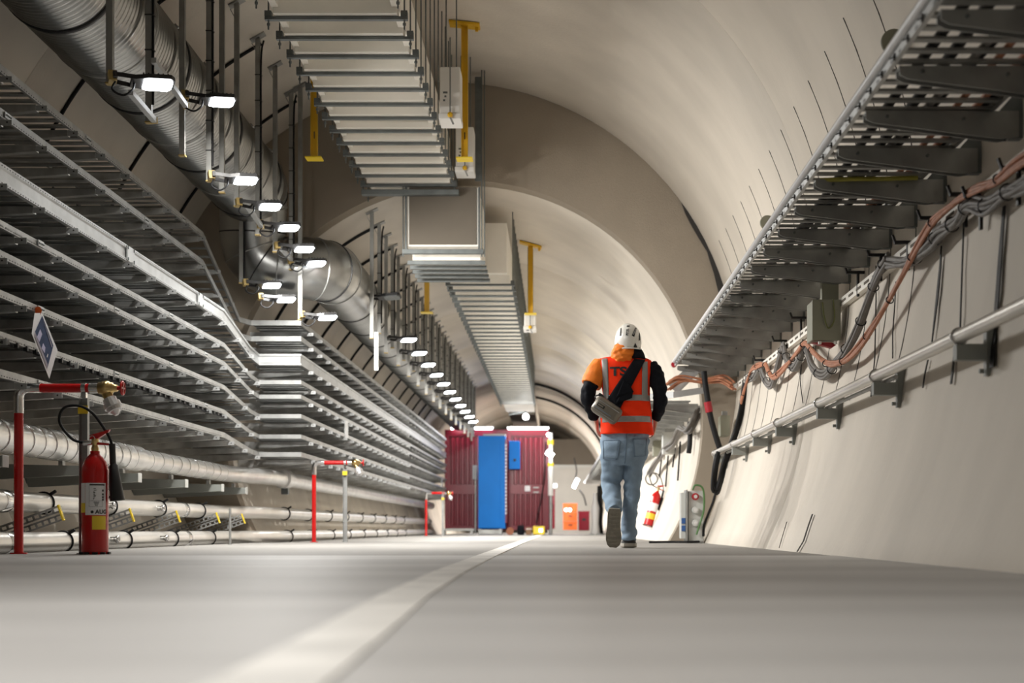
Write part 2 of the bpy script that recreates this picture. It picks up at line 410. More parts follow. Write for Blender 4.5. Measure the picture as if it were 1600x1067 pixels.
for li, (xn, zn, zf, h, lab) in enumerate(LEV):
    t = thing('cable_tray', lab, 'cable tray', (0, 0, 0), 'cable trays stacked along the left wall'); left_trays.append(t)
    wob = random.uniform(-.01, .01)
    path = [(xn, 6.2, zn + .004), (xn + wob, 8.4, zn - .006), (xn, 11, zn), (xn, YS, zn)]
    if li < 2: path += [(xn + .05, YJ - .25, zf + .0), (xn + .12, YJ, zf), (FXN, YJ, zf), (FXN, YJ + .4, zf), (FXN, YE, zf)]
    else: path += [(xn - .0, YJ - .45, zf + (zn - zf) * .12), (xn, YJ, zf), (FXN, YJ, zf), (FXN, YJ + .6, zf), (FXN, YE, zf)]
    rail_mesh(path, h).build('side_rail', 'galv_bright' if h > .1 else 'galv', t, label='bright galvanised side rail' if h > .1 else None)
    back = [(xn - W, 6.2, zn), (xn - W, YS, zn), (xn - W, YJ + .12, zf)]
    rail_mesh(back, .05, -1).build('back_rail', 'galv_dark', t)
    rail_mesh([(FXN - W, YJ + .3, zf), (FXN - W, YE, zf)], .05, -1).build('back_rail', 'galv_dark', t)
    # rungs of the front part one by one
    y = 6.3
    while y < YJ - .05:
        z = zn if y < YS else zn + (zf - zn) * (y - YS) / (YJ - YS)
        link('rung', rung_a if li < 2 else rung_b, t, (xn, y, z)); y += .15
    mb = MB(); y = YJ + .1
    while y < YE:
        mb.box(FXN - W + .02, FXN - .005, y - .06, y + .06, zf + .004, zf + .016); y += .19
    mb.build('far_rungs', 'tray_floor', t, kind='stuff')
    # splice plates and bolts on the rail
    for y in ((9.05, 12.1) if li % 2 else (7.9, 10.6, 13.3)):
        if h > .1: continue
        link('splice_plate', plate_me, t, (xn, y, zn)); link('bolts', bolt_me, t, (xn, y, zn))
    mb = MB(); y = 6.4
    while y < YS - .1:
        dz = interp(y, [(6.2, .004), (8.4, -.006), (11, 0), (30, 0)]); dx = interp(y, [(6.2, 0), (8.4, wob), (11, 0), (30, 0)])
        for zz in ((.011,) if h < .1 else (.008, h - .014)): mb.box(xn + dx - .001, xn + dx + .0006, y - .009, y + .009, zn + dz + zz - .0035, zn + dz + zz + .0035)
        y += .042
    mb.build('perforations', 'ink', t, kind='stuff')
    # cantilever arms
    def arm(xt, zw, side_x):
        mb = MB(); th = .028; r0, r1 = .105, .042
        a = xt - .03; L = side_x
        top = -.004
        mb.add([(L, -th, top), (L, th, top), (L, th, top - r0), (L, -th, top - r0), (a, -th, top), (a, th, top), (a, th, top - r1), (a, -th, top - r1)],
               [(0, 1, 2, 3), (4, 7, 6, 5), (0, 4, 5, 1), (1, 5, 6, 2), (2, 6, 7, 3), (3, 7, 4, 0)])
        mb.box(a, a + .075, -th * .9, -th * .75, top - r1, top - .006, mi=1)
        mb.lathe([(.006, 0), (.006, .006)], (a + .045, -th * .95, top - .022), 'Y', 8, False, mi=2)
        return mb
    wx = wall_x(zn, -1) + .02
    am = arm(xn, zn, wx).mesh('cantilever_arm', ['arm', 'galv_bright', 'ink']); foot = MB().box(wx - .03, wx + .006, -.05, .05, -.14, .03).mesh('base_plate', 'strut')
    ofs = .0 if li < 2 else .31 * (li % 2)
    y = 6.55 + ofs
    while y < YJ - .1:
        z = zn if y < YS else zn + (zf - zn) * (y - YS) / (YJ - YS)
        a = link('cantilever_arm', am, t, (0, y, z)); link('base_plate', foot, a); y += .62
    fwx = FC[0] - sqrt(FR ** 2 - (zf - FC[1]) ** 2) + .02
    am = arm(FXN, zf, fwx).mesh('cantilever_arm', ['arm', 'galv_bright', 'ink'])
    y = YJ + .55 + ofs * .5
    while y < 27: link('cantilever_arm', am, t, (0, y, zf)); y += .62
    mb = MB()
    while y < YE:
        mb.bar((fwx, y, zf - .05), (FXN - .03, y, zf - .024), .05, .1, taper=(.05, .04)); y += .62
    mb.build('far_cantilever_arms', 'arm', t, kind='stuff')
# extras on single trays
t = left_trays[2]
for y in (8.1, 10.95, 13.1):
    q = MB().box(-3.292, -3.283, y - .09, y + .09, 2.206, 2.32); q.build('splice_plate', 'galv_bright', t)
    q = MB()
    for dy in (-.075, .075):
        for z in (2.214, 2.225, 2.30, 2.311): q.lathe([(.007, 0), (.007, .006)], (-3.283, y + dy, z), 'X', 6, False)
    q.build('bolts', 'strut', t)
t = left_trays[6]; cm = MB().box(-.012, .012, -.012, .012, -.03, .0).bar((0, 0, -.03), (.03, .02, -.038), .01, .01).mesh('clip', 'black')
for i in range(40): link('clip', cm, t, (-3.30, 7.9 + i * .155, 1.287))
q = MB().box(FXN - .004, FXN + .006, 18.9, 19.2, 1.375, 1.60); q.build('upright_plate', 'galv_bright', left_trays[5])
MB().box(-2.826, -2.816, 34.6, 34.9, 1.16, 1.4).build('upright_plate', 'galv_bright', left_trays[6])
# loose black cables lying in two of the trays
for i, (lv, dx) in enumerate(((5, -.2), (5, -.3), (6, -.25), (4, -.35))):
    zz = LEV[lv][1] + .03
    pts = [(-3.29 + dx + .05 * sin(y * 1.3 + i), y, zz + .006 * i) for y in [6.4 + .5 * k for k in range(16)]]
    MB().sweep(spline(pts, 3), .014, 8).build('tray_cable', 'rubber', label=['black cable lying in the notice tray, nearer its front rail', 'black cable lying in the notice tray, deeper in', 'black cable lying in the second lowest left tray', 'black cable lying in the fifth tray from the top'][i], cat='cable', group='black cables in the left trays')
# end frame of the step in the upper two trays
mb = MB()
# ================================================================ paper notice with an orange clip
nt_ = thing('paper_notice', 'white printed paper notice hanging from a tray by an orange clip', 'notice', (0, 0, 0))
YN = 2222 * 3.27 / (871 - 62)
c = [P(54, 490, YN), P(64, 490, YN), P(90, 547, YN), P(77, 592, YN), P(50, 522, YN)]
def sheet(px, dy, name, m, par, th=.0012):
    vs = []
    for d in (0, th):
        for (x, y) in px:
            k = (y - 490) / 100.0; q = P(x, y, YN + (x - 68) * .004 - .01 * k + dy + d); vs.append(q)
    n = len(px); fs = [list(range(n)), list(range(n, 2 * n))[::-1]] + [(i, (i + 1) % n, (i + 1) % n + n, i + n) for i in range(n)]
    return MB().add(vs, fs).build(name, m, par)
sh = sheet([(54, 489), (66, 489), (90, 547), (77, 592), (49.5, 521)], 0, 'sheet', 'paper', nt_)
sheet([(66, 493), (83.5, 540), (74.5, 574), (54.8, 518)], -.003, 'print', 'print_blue', nt_)
sheet([(54.8, 519), (74.6, 569), (74.2, 576), (54, 524)], -.005, 'print', 'print_grey', nt_)
sheet([(62.8, 514), (66.0, 522), (61.5, 534.5), (57.7, 526.5)], -.0065, 'print', 'print_lilac', nt_)
sheet([(67.5, 536), (71, 543), (69.8, 551.5), (64.8, 544)], -.0065, 'print', 'print_lilac', nt_)
sheet([(74.6, 552), (75.4, 554), (74, 559), (73.2, 557)], -.0065, 'print', 'paper', nt_)
sheet([(66.8, 498), (67.5, 500), (81.8, 541.5), (81.0, 543)], -.0065, 'print', 'print_grey', nt_)
q = MB(); k = [(55, 481), (58, 479), (63, 479.5), (65.5, 485), (63.5, 491.5), (55, 493)]
vs = [P(x, y, YN - .02 + d) for d in (0, .03) for x, y in k]; n = len(k)
q.add(vs, [list(range(n)), list(range(n, 2 * n))[::-1]] + [(i, (i + 1) % n, (i + 1) % n + n, i + n) for i in range(n)])
q.build('clip', 'orange_clip', nt_)
# ================================================================ pipes on the left
def pipe_path(z, xn, xf, yend=36.3):
    return fillet([(xn, 5.8, z), (xn, 15.45, z), (xf, 16.3, z), (xf, yend, z)], .25, 6)
p1 = thing('insulated_pipe', 'thick foil-wrapped pipe below the lowest left tray', 'pipe')
pts = []
raw = [(-3.52, 5.8, .74), (-3.52, 15.2, .74), (-3.22, 16.2, .74), (-3.22, 36.3, .74)]
# wrinkled jacket: dense stations with slightly uneven radius
path = fillet(raw, .5, 8); dense = []
for a, b in zip(path[:-1], path[1:]):
    L = (b - a).length; k = max(1, int(L / .05))
    dense += [a + (b - a) * i / k for i in range(k)]
dense.append(path[-1])
near = [p for p in dense if p.y < 11.9]; far = [p for p in dense if p.y >= 11.85]
def jacket(ps, r, seed):
    rnd = random.Random(seed); return MB().sweep(ps, [r * (1 + rnd.uniform(-.016, .016) + (.02 if i % 5 == 0 else 0)) for i in range(len(ps))], 20)
jacket(near, .105, 1).build('jacket', 'foil', p1); jacket(far, .088, 2).build('jacket', 'foil', p1)
band = MB().torus((0, 0, 0), .107, .0035, (0, 1, 0), 24, 6).mesh('wrap_band', 'chrome')
y = 7.4
while y < 11.8: link('wrap_band', band, p1, (-3.52, y, .74), (radians(9), 0, 0)); y += .21
band2 = MB().torus((0, 0, 0), .09, .003, (0, 1, 0), 24, 6).mesh('wrap_band', 'chrome')
while y < 15.1: link('wrap_band', band2, p1, (-3.52, y, .74)); y += .3
MB().lathe([(.112, -.14), (.115, -.1), (.115, .1), (.112, .14)], (-3.22, 16.75, .74), 'Y', 20).build('coupling', 'foil', p1)
MB().box(-3.26, -3.18, 16.78, 16.86, .56, .66).build('clamp', 'strut', p1)
# brackets for the thick pipe
for i, y in enumerate([7.35, 8.7, 10.1, 11.5, 12.95, 14.35, 15.45]):
    b = thing('pipe_bracket', ['', '', 'grey pipe bracket behind the fire extinguisher, carrying the foil pipe', 'grey pipe bracket carrying the foil pipe, first one right of the extinguisher', 'grey pipe bracket carrying the foil pipe, second one right of the extinguisher', 'grey pipe bracket carrying the foil pipe, third one right of the extinguisher', 'grey pipe bracket carrying the foil pipe, last one before the bulkhead'][i] or ['grey pipe bracket carrying the foil pipe, beyond the left edge', 'grey pipe bracket carrying the foil pipe, just left of the red standpipe'][i], 'bracket', (0, y, 0), 'grey brackets under the foil pipe')
    wx = wall_x(.55, -1)
    MB().prism([(wx + .01, .49), (-3.38, .535), (-3.38, .60), (wx + .01, .62)], 1, -.045, .045).build('arm', 'bracket', b)
    MB().box(-3.382, -3.374, -.05, .05, .53, .605, .003).build('end_cap', 'lightgrey', b)
    MB().box(-3.535, -3.505, -.03, .03, .60, .645).build('saddle', 'galv', b)
    MB().box(wx - .02, wx + .012, -.06, .06, .46, .66).build('base_plate', 'strut', b)
for (z, xn, xf, nm) in ((.335, -3.60, -3.27, 'upper'), (.062, -3.57, -3.235, 'lower')):
    p = thing('steel_pipe', {'upper': 'pale steel pipe running between the foil pipe and the lowest pipe', 'lower': 'pale steel pipe lying lowest, along the floor edge'}[nm], 'pipe')
    MB().sweep(pipe_path(z, xn, xf), .07, 20).build('tube', 'pipe', p)
    rg = MB().torus((0, 0, 0), .074, .008, (0, 1, 0), 28, 8); rg.bar((.05, -.006, .06), (.09, -.006, .085), .016, .02)
    rm = rg.mesh('clamp_ring', 'rubber'); y0 = 7.1 if nm == 'upper' else 7.4
    while y0 < 15.3: link('clamp_ring', rm, p, (xn, y0, z)); y0 += 1.43
    y0 = 17.0
    while y0 < 30: link('clamp_ring', rm, p, (xf, y0, z)); y0 += 1.6
    for y0 in (11.15, 12.55):
        q = MB().lathe([(.02, 0), (.02, .05), (.028, .05), (.028, .075), (.016, .075), (.016, .06)], (xn + .06, y0, z - (.0 if nm == 'upper' else -.01)), 'X', 14)
        q.build('nozzle', 'chrome', p)
    for y0 in (9.2, 13.6): MB().lathe([(.073, -.06), (.076, -.05), (.076, .05), (.073, .06)], (xn, y0, z), 'Y', 20).build('sleeve', 'chrome', p)
# slanted perforated arms between the two lower pipes
for i, y in enumerate([7.0, 8.35, 9.74, 11.36, 12.75, 14.25, 15.4]):
    a = thing('perforated_arm', 'slanted perforated arm with a yellow end cap, ' + ['beyond the left edge', 'at the left edge', 'between the red standpipe and the extinguisher', 'first one right of the extinguisher', 'second one right of the extinguisher', 'third one right of the extinguisher', 'last one before the bulkhead'][i], 'bracket', (0, y, 0), 'slanted perforated arms')
    A, B = Vector((-3.98, 0, .06)), Vector((-3.40, 0, .265)); d = (B - A).normalized(); u = Vector((-d.z, 0, d.x))
    q = MB(); hh = .048
    # channel web made of two flanges and crossing bars so the slots are open
    for o_ in (-hh, -.012, .012, hh): q.bar(A + u * o_, B + u * o_, .003 if abs(o_) > .02 else .004, .012)
    L = (B - A).length; k = int(L / .045)
    for j in range(k + 1):
        for (l, h2) in ((-hh, -.012), (.012, hh)):
            c0 = A + d * (L * j / k); q.bar(c0 + u * l, c0 + u * h2, .016, .004, up=(0, 1, 0))
    q.bar(A + Vector((0, .03, 0)) + u * hh, B + Vector((0, .03, 0)) + u * hh, .06, .004)
    q.build('channel', 'galv', a)
    MB().bar(B - u * .056 , B + u * .056, .012, .03, up=(0, 1, 0)).build('end_cap', 'cap_yellow', a)
# thin upright rods on the floor edge beyond the extinguisher
MB().sweep([(-3.2, 13.9, 0), (-3.2, 13.9, .36)], .012, 8).lathe([(.02, 0), (.02, .01)], (-3.2, 13.9, 0), 'Z', 10).build('floor_rod', 'galv', label='short thin steel rod standing at the floor edge', cat='rod')
# ================================================================ red standpipes with brass valves
def standpipe(x, y, label, sc=(1.04, 1.04, 1.03)):
    s = thing('standpipe', label, 'standpipe', (x, y, 0), 'red standpipes along the left floor edge')
    rd = .027
    MB().sweep([(0, 0, 0), (0, 0, .845)], rd, 18).build('upright', 'red', s)
    MB().lathe([(.05, 0), (.05, .008)], (0, 0, 0), 'Z', 18).build('floor_flange', 'red', s)
    MB().sweep(fillet([(0, 0, .84), (0, 0, .99), (.13, 0, .99)], .12, 10), rd + .002, 18).build('elbow', 'chrome', s)
    MB().sweep([(.11, 0, .99), (.42, 0, .99)], rd, 18).build('arm', 'red', s)
    MB().sweep([(.42, 0, .99), (.475, 0, .99)], rd + .004, 18).build('coupling', 'chrome', s)
    v = MB().lathe([(.028, .47), (.036, .475), (.036, .49), (.042, .495), (.045, .515), (.042, .535), (.034, .54), (.034, .555), (.024, .56), (.02, .585)], (0, 0, .99), 'X', 18)
    v.sweep([(.515, 0, .97), (.545, -.01, .915)], .03, 14).build('valve_body', 'brass', s)
    MB().lathe([(.012, .58), (.012, .61)], (0, 0, .99), 'X', 10).torus((.615, 0, .99), .038, .007, (1, 0, 0), 20, 6).bar((.615, 0, .955), (.615, 0, 1.025), .01, .01).bar((.615, -.035, .99), (.615, .035, .99), .01, .01).build('hand_wheel', 'red', s)
    d = Vector((.45, -.15, -.88)).normalized(); o_ = Vector((.54, -.01, .925))
    MB().sweep([o_, o_ + d * .03, o_ + d * .031, o_ + d * .06, o_ + d * .061, o_ + d * .085, o_ + d * .086, o_ + d * .11], [.04, .04, .052, .052, .044, .044, .03, .012], 16, smooth=False).build('hose_coupling', 'alu', s)
    MB().sweep([(.375, 0, .99), (.40, 0, .99)], rd + .004, 18).bar((.3875, 0, .96), (.3875, 0, .93), .03, .03).build('clamp', 'chrome', s)
    c = MB()
    c.box(.362, .366, -.02, .02, .0, .93).box(.362, .413, .017, .02, .0, .93).box(.409, .413, -.02, .02, 0, .93)
    for k in range(17): c.box(.366, .409, -.002 + .016, .02, .03 + k * .054, .05 + k * .054)
    c.box(.355, .42, -.04, .04, 0, .006)
    c.build('support_channel', 'galv', s)
    MB().box(.358, .417, -.024, -.0195, .835, .885).build('tag_plate', 'cap_yellow', s)
    s.scale = sc
    return s
standpipe(-3.315, 8.75, 'red standpipe with brass valve beside the fire extinguisher')
standpipe(-2.79, 16.3, 'middle one of the three red standpipes, with nothing beside it', (.92,) * 3)
standpipe(-2.79, 30.2, 'farthest red standpipe, in front of the maroon cabin', (.92,) * 3)
# ================================================================ fire extinguisher
def extinguisher(loc, label, rot=None, scale=1.0, labels=True):
    e = thing('fire_extinguisher', label, 'extinguisher', loc, None, rot=rot)
    e.scale = (scale,) * 3
    R = .079
    MB().lathe([(R - .004, 0), (R, .012), (R, .018), (R, .50), (R - .004, .53), (R - .014, .56), (R - .03, .585), (.034, .603), (.028, .608), (.028, .625)], n=32).build('cylinder', 'red', e)
    q = MB()
    for k in range(10):
        a = 2 * pi * k / 10; q.box(R * cos(a) - .014, R * cos(a) + .014, R * sin(a) - .014, R * sin(a) + .014, 0, .014)
    q.build('foot_ring', 'black', e)
    MB().lathe([(.02, .62), (.024, .64), (.018, .655), (.018, .67), (.024, .675), (.02, .70)], n=16).build('valve', 'brass', e)
    MB().prism([(-.03, .695), (.02, .70), (.085, .742), (.092, .756), (.075, .752), (-.03, .72)], 1, -.013, .013).build('lever', 'red', e)
    MB().prism([(-.02, .665), (.085, .66), (.085, .672), (-.02, .684)], 1, -.012, .012).build('handle', 'red', e)
    MB().torus((-.012, -.018, .70), .017, .0025, (0, 1, 0), 14, 5).build('pin', 'chrome', e)
    MB().lathe([(.016, -.07), (.018, -.05), (.013, -.02)], (0, 0, .675), 'X', 12).build('hose_fitting', 'chrome', e)
    hp = spline([(-.06, 0, .675), (-.14, .0, .70), (-.215, .0, .80), (-.19, 0, .885), (-.10, 0, .90), (-.02, 0, .86), (.05, 0, .77), (.095, .0, .69), (.105, 0, .62)], 8)
    MB().sweep(hp, .0085, 10).build('hose', 'rubber', e)
    MB().sweep([(.104, 0, .67), (.108, 0, .56), (.11, 0, .545), (.112, 0, .54), (.135, 0, .335), (.136, 0, .325)], [.019, .019, .019, .026, .043, .045], 18).build('discharge_horn', 'black', e)
    if labels:
        def patch(a0, a1, z0, z1, m, off=.0012, name='label', par=e):
            q = MB(); n = 12; vs = []
            for z in (z0, z1):
                for i in range(n + 1):
                    a = radians(a0 + (a1 - a0) * i / n); vs.append(((R + off) * cos(a), (R + off) * sin(a), z))
            q.add(vs, [(i, i + 1, n + 2 + i, n + 1 + i) for i in range(n)], True); return q.build(name, m, par)
        # angle -90 faces the camera; +x is to the right
        lb = patch(-116, -22, .237, .43, 'paper', name='white_label'); lb['label'] = 'white instruction label'
        patch(-172, -117, .31, .43, 'paper', name='white_label')
        patch(-172, -117, .252, .31, 'cap_yellow', name='yellow_label')
        patch(-84, -22, .15, .232, 'cap_yellow', name='yellow_label')
        patch(-95, -30, .415, .424, 'ink', .0022, 'print', lb)
        def txt(body, size, ac, zc, bold=0.0, m='ink', off=.0024, name='lettering'):
            me = text_mesh(body, size, bold)
            for v in me.vertices:
                a = radians(ac) + v.co.x / R; z = zc + v.co.y
                v.co = ((R + off) * cos(a), (R + off) * sin(a), z)
            me.materials.clear(); me.materials.append(M[m]); return link(name, me, lb)
        txt('AUG', .034, -45, .256, .0012)
        for r_, (z, n) in enumerate(((.397, 9), (.387, 11), (.376, 6), (.371, 7), (.362, 6), (.355, 9), (.349, 8), (.340, 6), (.334, 4))):
            txt('I' * n, .006, -82 + n, z, .0003)
        for r_, z in enumerate((.316, .309, .302, .295)): txt('n' * (11 - 2 * r_), .006, -66, z, .0004)
        patch(-96, -40, .287, .288, 'ink', .002, 'print', lb); patch(-96, -40, .323, .324, 'ink', .002, 'print', lb)
        patch(-97, -96, .287, .415, 'ink', .002, 'print', lb); patch(-41, -40, .287, .324, 'ink', .002, 'print', lb)
        for z in (.385, .362, .345, .330): patch(-42, -34, z - .006, z + .006, 'ink', .002, 'print', lb)
        # round emblem left of the lettering
        q = MB(); vs = []
        for k in range(16):
            a = radians(-84) + .009 * cos(2 * pi * k / 16) / R; z = .256 + .009 * sin(2 * pi * k / 16); vs.append(((R + .0024) * cos(a), (R + .0024) * sin(a), z))
        q.add(vs, [list(range(16))]).build('emblem', 'ink', lb)
    return e
extinguisher((-2.803, 8.62, 0), 'red fire extinguisher with white label and coiled black hose by the red standpipe')
ords = ['first', 'second', 'third', 'fourth', 'fifth', 'sixth', 'seventh', 'eighth', 'ninth', 'tenth', 'eleventh']
# ================================================================ spiral duct
DX, DZ, DR = -3.23, 3.755, .385
d = thing('spiral_duct', 'large round spiral-wound ventilation duct under the vault on the left', 'duct')
mb = MB(); st = []; rr = []
y = 5.5; k = 0
while y < 14.75:
    for dy, dr in ((0, 0), (.036, 0), (.043, .008), (.051, .008)): st.append((DX, y + dy, DZ)); rr.append(DR + dr)
    y += .058
mb.sweep(st, rr, 56, smooth=True); mb.build('straight_run', 'duct', d)
for k, y in enumerate([6.4, 7.35, 8.3, 9.2, 10.1, 11.0, 11.9, 12.8, 13.7, 14.6]):
    q = MB().lathe([(DR + .004, -.02), (DR + .014, -.014), (DR + .014, .014), (DR + .004, .02)], (DX, y, DZ), 'Y', 56)
    cb = q.build('clamp_band', 'black' if k % 2 else 'galv_dark', d)
    q = MB().box(-.02, .02, -.03, .03, -.012, .012); o = q.build('clamp_lug', 'galv', cb); o.location = (DX + DR * .72 + .01, y, DZ + DR * .72); o.rotation_euler = (0, radians(45), 0)
XF = -2.50
path = fillet([(DX, 14.7, DZ), (DX - .02, 15.2, DZ), (DX - .05, 15.3, 2.97), (XF, 15.38, 2.97), (XF, 17.0, 2.97)], .36, 10)
n = len(path); mb = MB(); rad = [DR - (DR - .33) * min(1, i / (n * .5)) for i in range(n)]
mb.sweep(path, rad, 48); mb.build('elbow', 'duct', d)
for i in range(3, n - 1, 3):
    tt = (path[min(n - 1, i + 1)] - path[i - 1]).normalized()
    MB().torus(path[i], rad[i] + .002, .008, tt, 48, 6).build('seam_ring', 'galv_dark' if i % 2 else 'black', d)
mb = MB(); st = []; rr = []; y = 16.95
while y < 36.2:
    for dy, dr in ((0, 0), (.07, 0), (.08, .008), (.092, .008)): st.append((XF, y + dy, 2.97)); rr.append(.31 + dr)
    y += .1
mb.sweep(st, rr, 40); mb.build('straight_run', 'duct', d)
for i in range(14): MB().lathe([(.312, -.02), (.322, -.014), (.322, .014), (.312, .02)], (XF, 17.2 + i * 1.2, 2.97), 'Y', 40).build('clamp_band', 'black', d)
# ================================================================ black conduit hoops on the vault
def hoop(y, c, r, a0, a1, label, rad=.016, group='black conduits over the vault'):
    pts = [(c[0] + (r - rad) * cos(a), y, c[1] + (r - rad) * sin(a)) for a in [radians(a0 + (a1 - a0) * i / 28) for i in range(29)]]
    return MB().sweep(pts, rad, 8).build('conduit_hoop', 'rubber', label=label, cat='conduit', group=group)
for i, y in enumerate((9.75, 11.6, 13.45, 15.25)):
    hoop(y, NC, NR, 118.5, 157, ['black conduit bent over the left wall, nearest of the row', 'black conduit bent over the left wall, second of the row', 'black conduit bent over the left wall, third of the row', 'black conduit bent over the left wall, next to the bulkhead'][i])
for i in range(14):
    hoop(17.1 + 1.37 * i, FC, FR, 114, 155, (ords[i] + ' black conduit past the bulkhead on the left wall of the narrower tunnel') if i < 6 else 'black conduit far down the left wall of the narrower tunnel', .018)
hoop(37.6, FC, FR, 8, 100, 'dark band across the vault, nearer of the two behind the walker', .035, 'dark bands on the far vault')
hoop(41.5, FC, FR, 8, 100, 'dark band across the vault, farther of the two behind the walker', .035, 'dark bands on the far vault')
# ================================================================ hanger posts and flood lights
def hanger_parts(x, y, ztop, zbot, label, cable, group, c, tilt=1):
    h = thing('hanger_post', label, 'hanger', (x, y, 0), group)
    q = MB(); w = .0205
    q.box(-w, w, w - .004, w, zbot, ztop).box(-w, -w + .004, -w, w, zbot, ztop).box(w - .004, w, -w, w, zbot, ztop)
    q.box(-w + .003, w - .003, -w, -w + .003, zbot, ztop)
    q.build('channel', 'post', h)
    an = atan2(ztop - c[1], x - c[0]) - pi / 2
    dx = cos(an) * .075; dz = sin(an) * .075
    MB().bar((-dx, 0, ztop - dz + .004), (dx, 0, ztop + dz + .004), .1, .012, up=(0, 0, 1)).bar((-.02, 0, ztop - .12), (-.055, 0, ztop - .055), .03, .006).build('top_plate', 'post', h)
    MB().box(-.024, .024, -.024, .024, zbot - .006, zbot + .004).build('end_cap', 'dull_yellow', h)
    if cable:
        pts = spline([(.05, .02, ztop - .02), (.035, -.0, ztop - .12), (.029, -.005, ztop - .35), (.029, -.005, (ztop + zbot) / 2), (.028, -.005, zbot + .12)], 5)
        MB().sweep(pts, .009, 6).build('cable', 'rubber', h)
        z = ztop - .35
        while z > zbot + .15:
            MB().box(-.024, .038, -.025, .024, z - .004, z + .004).build('cable_tie', 'black', h); z -= .24
    return h
def flood(loc, label, group, big=True, watt=0, yaw=0.0, pitch=18, roll=0):
    f = thing('flood_light', label, 'flood light', loc, group, rot=(radians(-10), radians(-4), radians(yaw)))
    # local frame: +x outwards from the post, lens looks down
    hb = MB(); hb.prism([(.0, -.055), (.10, -.085), (.24, -.085), (.265, -.05), (.265, .05), (.24, .085), (.10, .085), (.0, .055)], 2, -.012, .016)
    for k in range(6): hb.box(.07 + k * .03, .078 + k * .03, -.06, .06, .016, .034)
    hb.build('housing', 'black', f)
    MB().prism([(.075, -.06), (.11, -.075), (.23, -.075), (.25, -.045), (.25, .045), (.23, .075), (.11, .075), (.075, .06)], 2, -.019, -.0115).build('lens', ('lens' if big else 'lens_far') if watt else 'strut', f)
    MB().bar((-.10, -.05, .02), (.03, -.062, .0), .006, .028).bar((-.10, .05, .02), (.03, .062, .0), .006, .028).box(-.11, -.085, -.055, .055, .0, .04).build('yoke', 'black', f)
    if big:
        MB().sweep(spline([(-.09, 0, .0), (-.12, -.02, -.07), (-.06, -.03, -.11), (.0, -.03, -.07), (.02, 0, -.01)], 6), .007, 8).build('cable', 'rubber', f)
        MB().box(-.135, -.085, -.03, .03, -.01, .055).build('clamp', 'dull_yellow', f)
    if watt:
        l = bpy.data.lights.new('flood_light_lamp', 'AREA'); l.shape = 'RECTANGLE'; l.size = .16; l.size_y = .14; l.energy = watt; l.color = (1, .965, .91)
        lo = bpy.data.objects.new('flood_light_lamp', l); COL.objects.link(lo); lo.parent = f; lo.location = (.165, 0, -.055); lo.rotation_euler = (f.rotation_euler.to_matrix().inverted() @ Matrix.Rotation(radians(yaw), 3, 'Z') @ Matrix.Rotation(radians(pitch), 3, 'Y')).to_euler()
    return f
GH = 'hanger posts along the spiral duct'; GF = 'flood lights along the spiral duct'
HX = -2.80; zt = NC[1] + sqrt(NR ** 2 - (HX - NC[0]) ** 2) - .015
hang = [(172, 2.94, 0), (233, 2.94, 1), (285, 2.94, 0), (327, 2.95, 1), (347, 2.96, 0), (370, 2.97, 0), (403, 2.90, 1), (430, 2.90, 0), (455, 2.88, 1), (474, 2.35, 0)]
for i, (px, zb, cab) in enumerate(hang):
    y = F * 2.8 / (871 - px)
    if px == 474: y = 14.93; hx = -2.70
    else: hx = HX
    hanger_parts(hx, y, NC[1] + sqrt(NR ** 2 - (hx - NC[0]) ** 2) - .015, zb, ords[i] + ' hanger post from the left along the spiral duct, ' + ('black cable tied on' if cab else 'bare'), cab, GH, NC)
fl_spec = [(172, 2.955, 'flood light farthest left, on the first hanger post'), (285, 3.36, 'flood light second from the left, halfway up a hanger post'), (327, 2.97, 'flood light third from the left along the spiral duct'),
           (370, 2.98, 'flood light fourth from the left along the spiral duct'), (403, 2.98, 'brightest flood light, fifth from the left along the spiral duct'), (430, 2.94, 'flood light sixth from the left along the spiral duct'), (455, 2.93, 'flood light seventh from the left, in front of the duct bend')]
for px, z, lab in fl_spec:
    y = F * 2.8 / (871 - px) - (.14 if px == 455 else 0); flood((HX + .13, y, z), lab, GF, True, FLOOD_W * (.4 if y < 9.9 else .75 if y < 11.5 else 1.5 if px < 420 else .8 if px < 440 else .3), yaw=24, pitch=-34)
for (ya, za, yb_, zb_, lab) in ((9.7, 3.35, 10.55, 3.29, 'short bright bar by the second flood light from the left'), (9.18, 2.97, 9.72, 2.945, 'short bright bar under the flood light farthest left'),
                            (12.65, 3.02, 13.25, 2.97, 'short bright bar between the fourth and fifth flood lights'), (14.05, 2.95, 15.05, 2.94, 'bright bar joining the sixth and seventh flood lights')):
    b = thing('cross_bar', lab, 'bar', (HX + .045, ya, za), 'short bars between hanger posts')
    MB().bar((0, 0, 0), (0, yb_ - ya, zb_ - za), .035, .035).build('channel', 'galv_bright', b); MB().box(-.022, .022, yb_ - ya - .004, yb_ - ya + .006, zb_ - za - .022, zb_ - za + .022).build('end_cap', 'dull_yellow', b)
# the row goes on towards the camera, outside the picture
for y, k in ((1.2, 1.25),):
    hanger_parts(HX, y, zt, 2.94, 'hanger post beyond the left edge, ' + 'above the foreground', False, GH, NC)
    fo = flood((HX + .13, y, 2.955), 'flood light beyond the left edge, ' + 'above the foreground', GF, True, FLOOD_W * k, yaw=0, pitch=-18)
    for c in fo.children:
        if c.type == 'LIGHT': c.data.spread = radians(125)
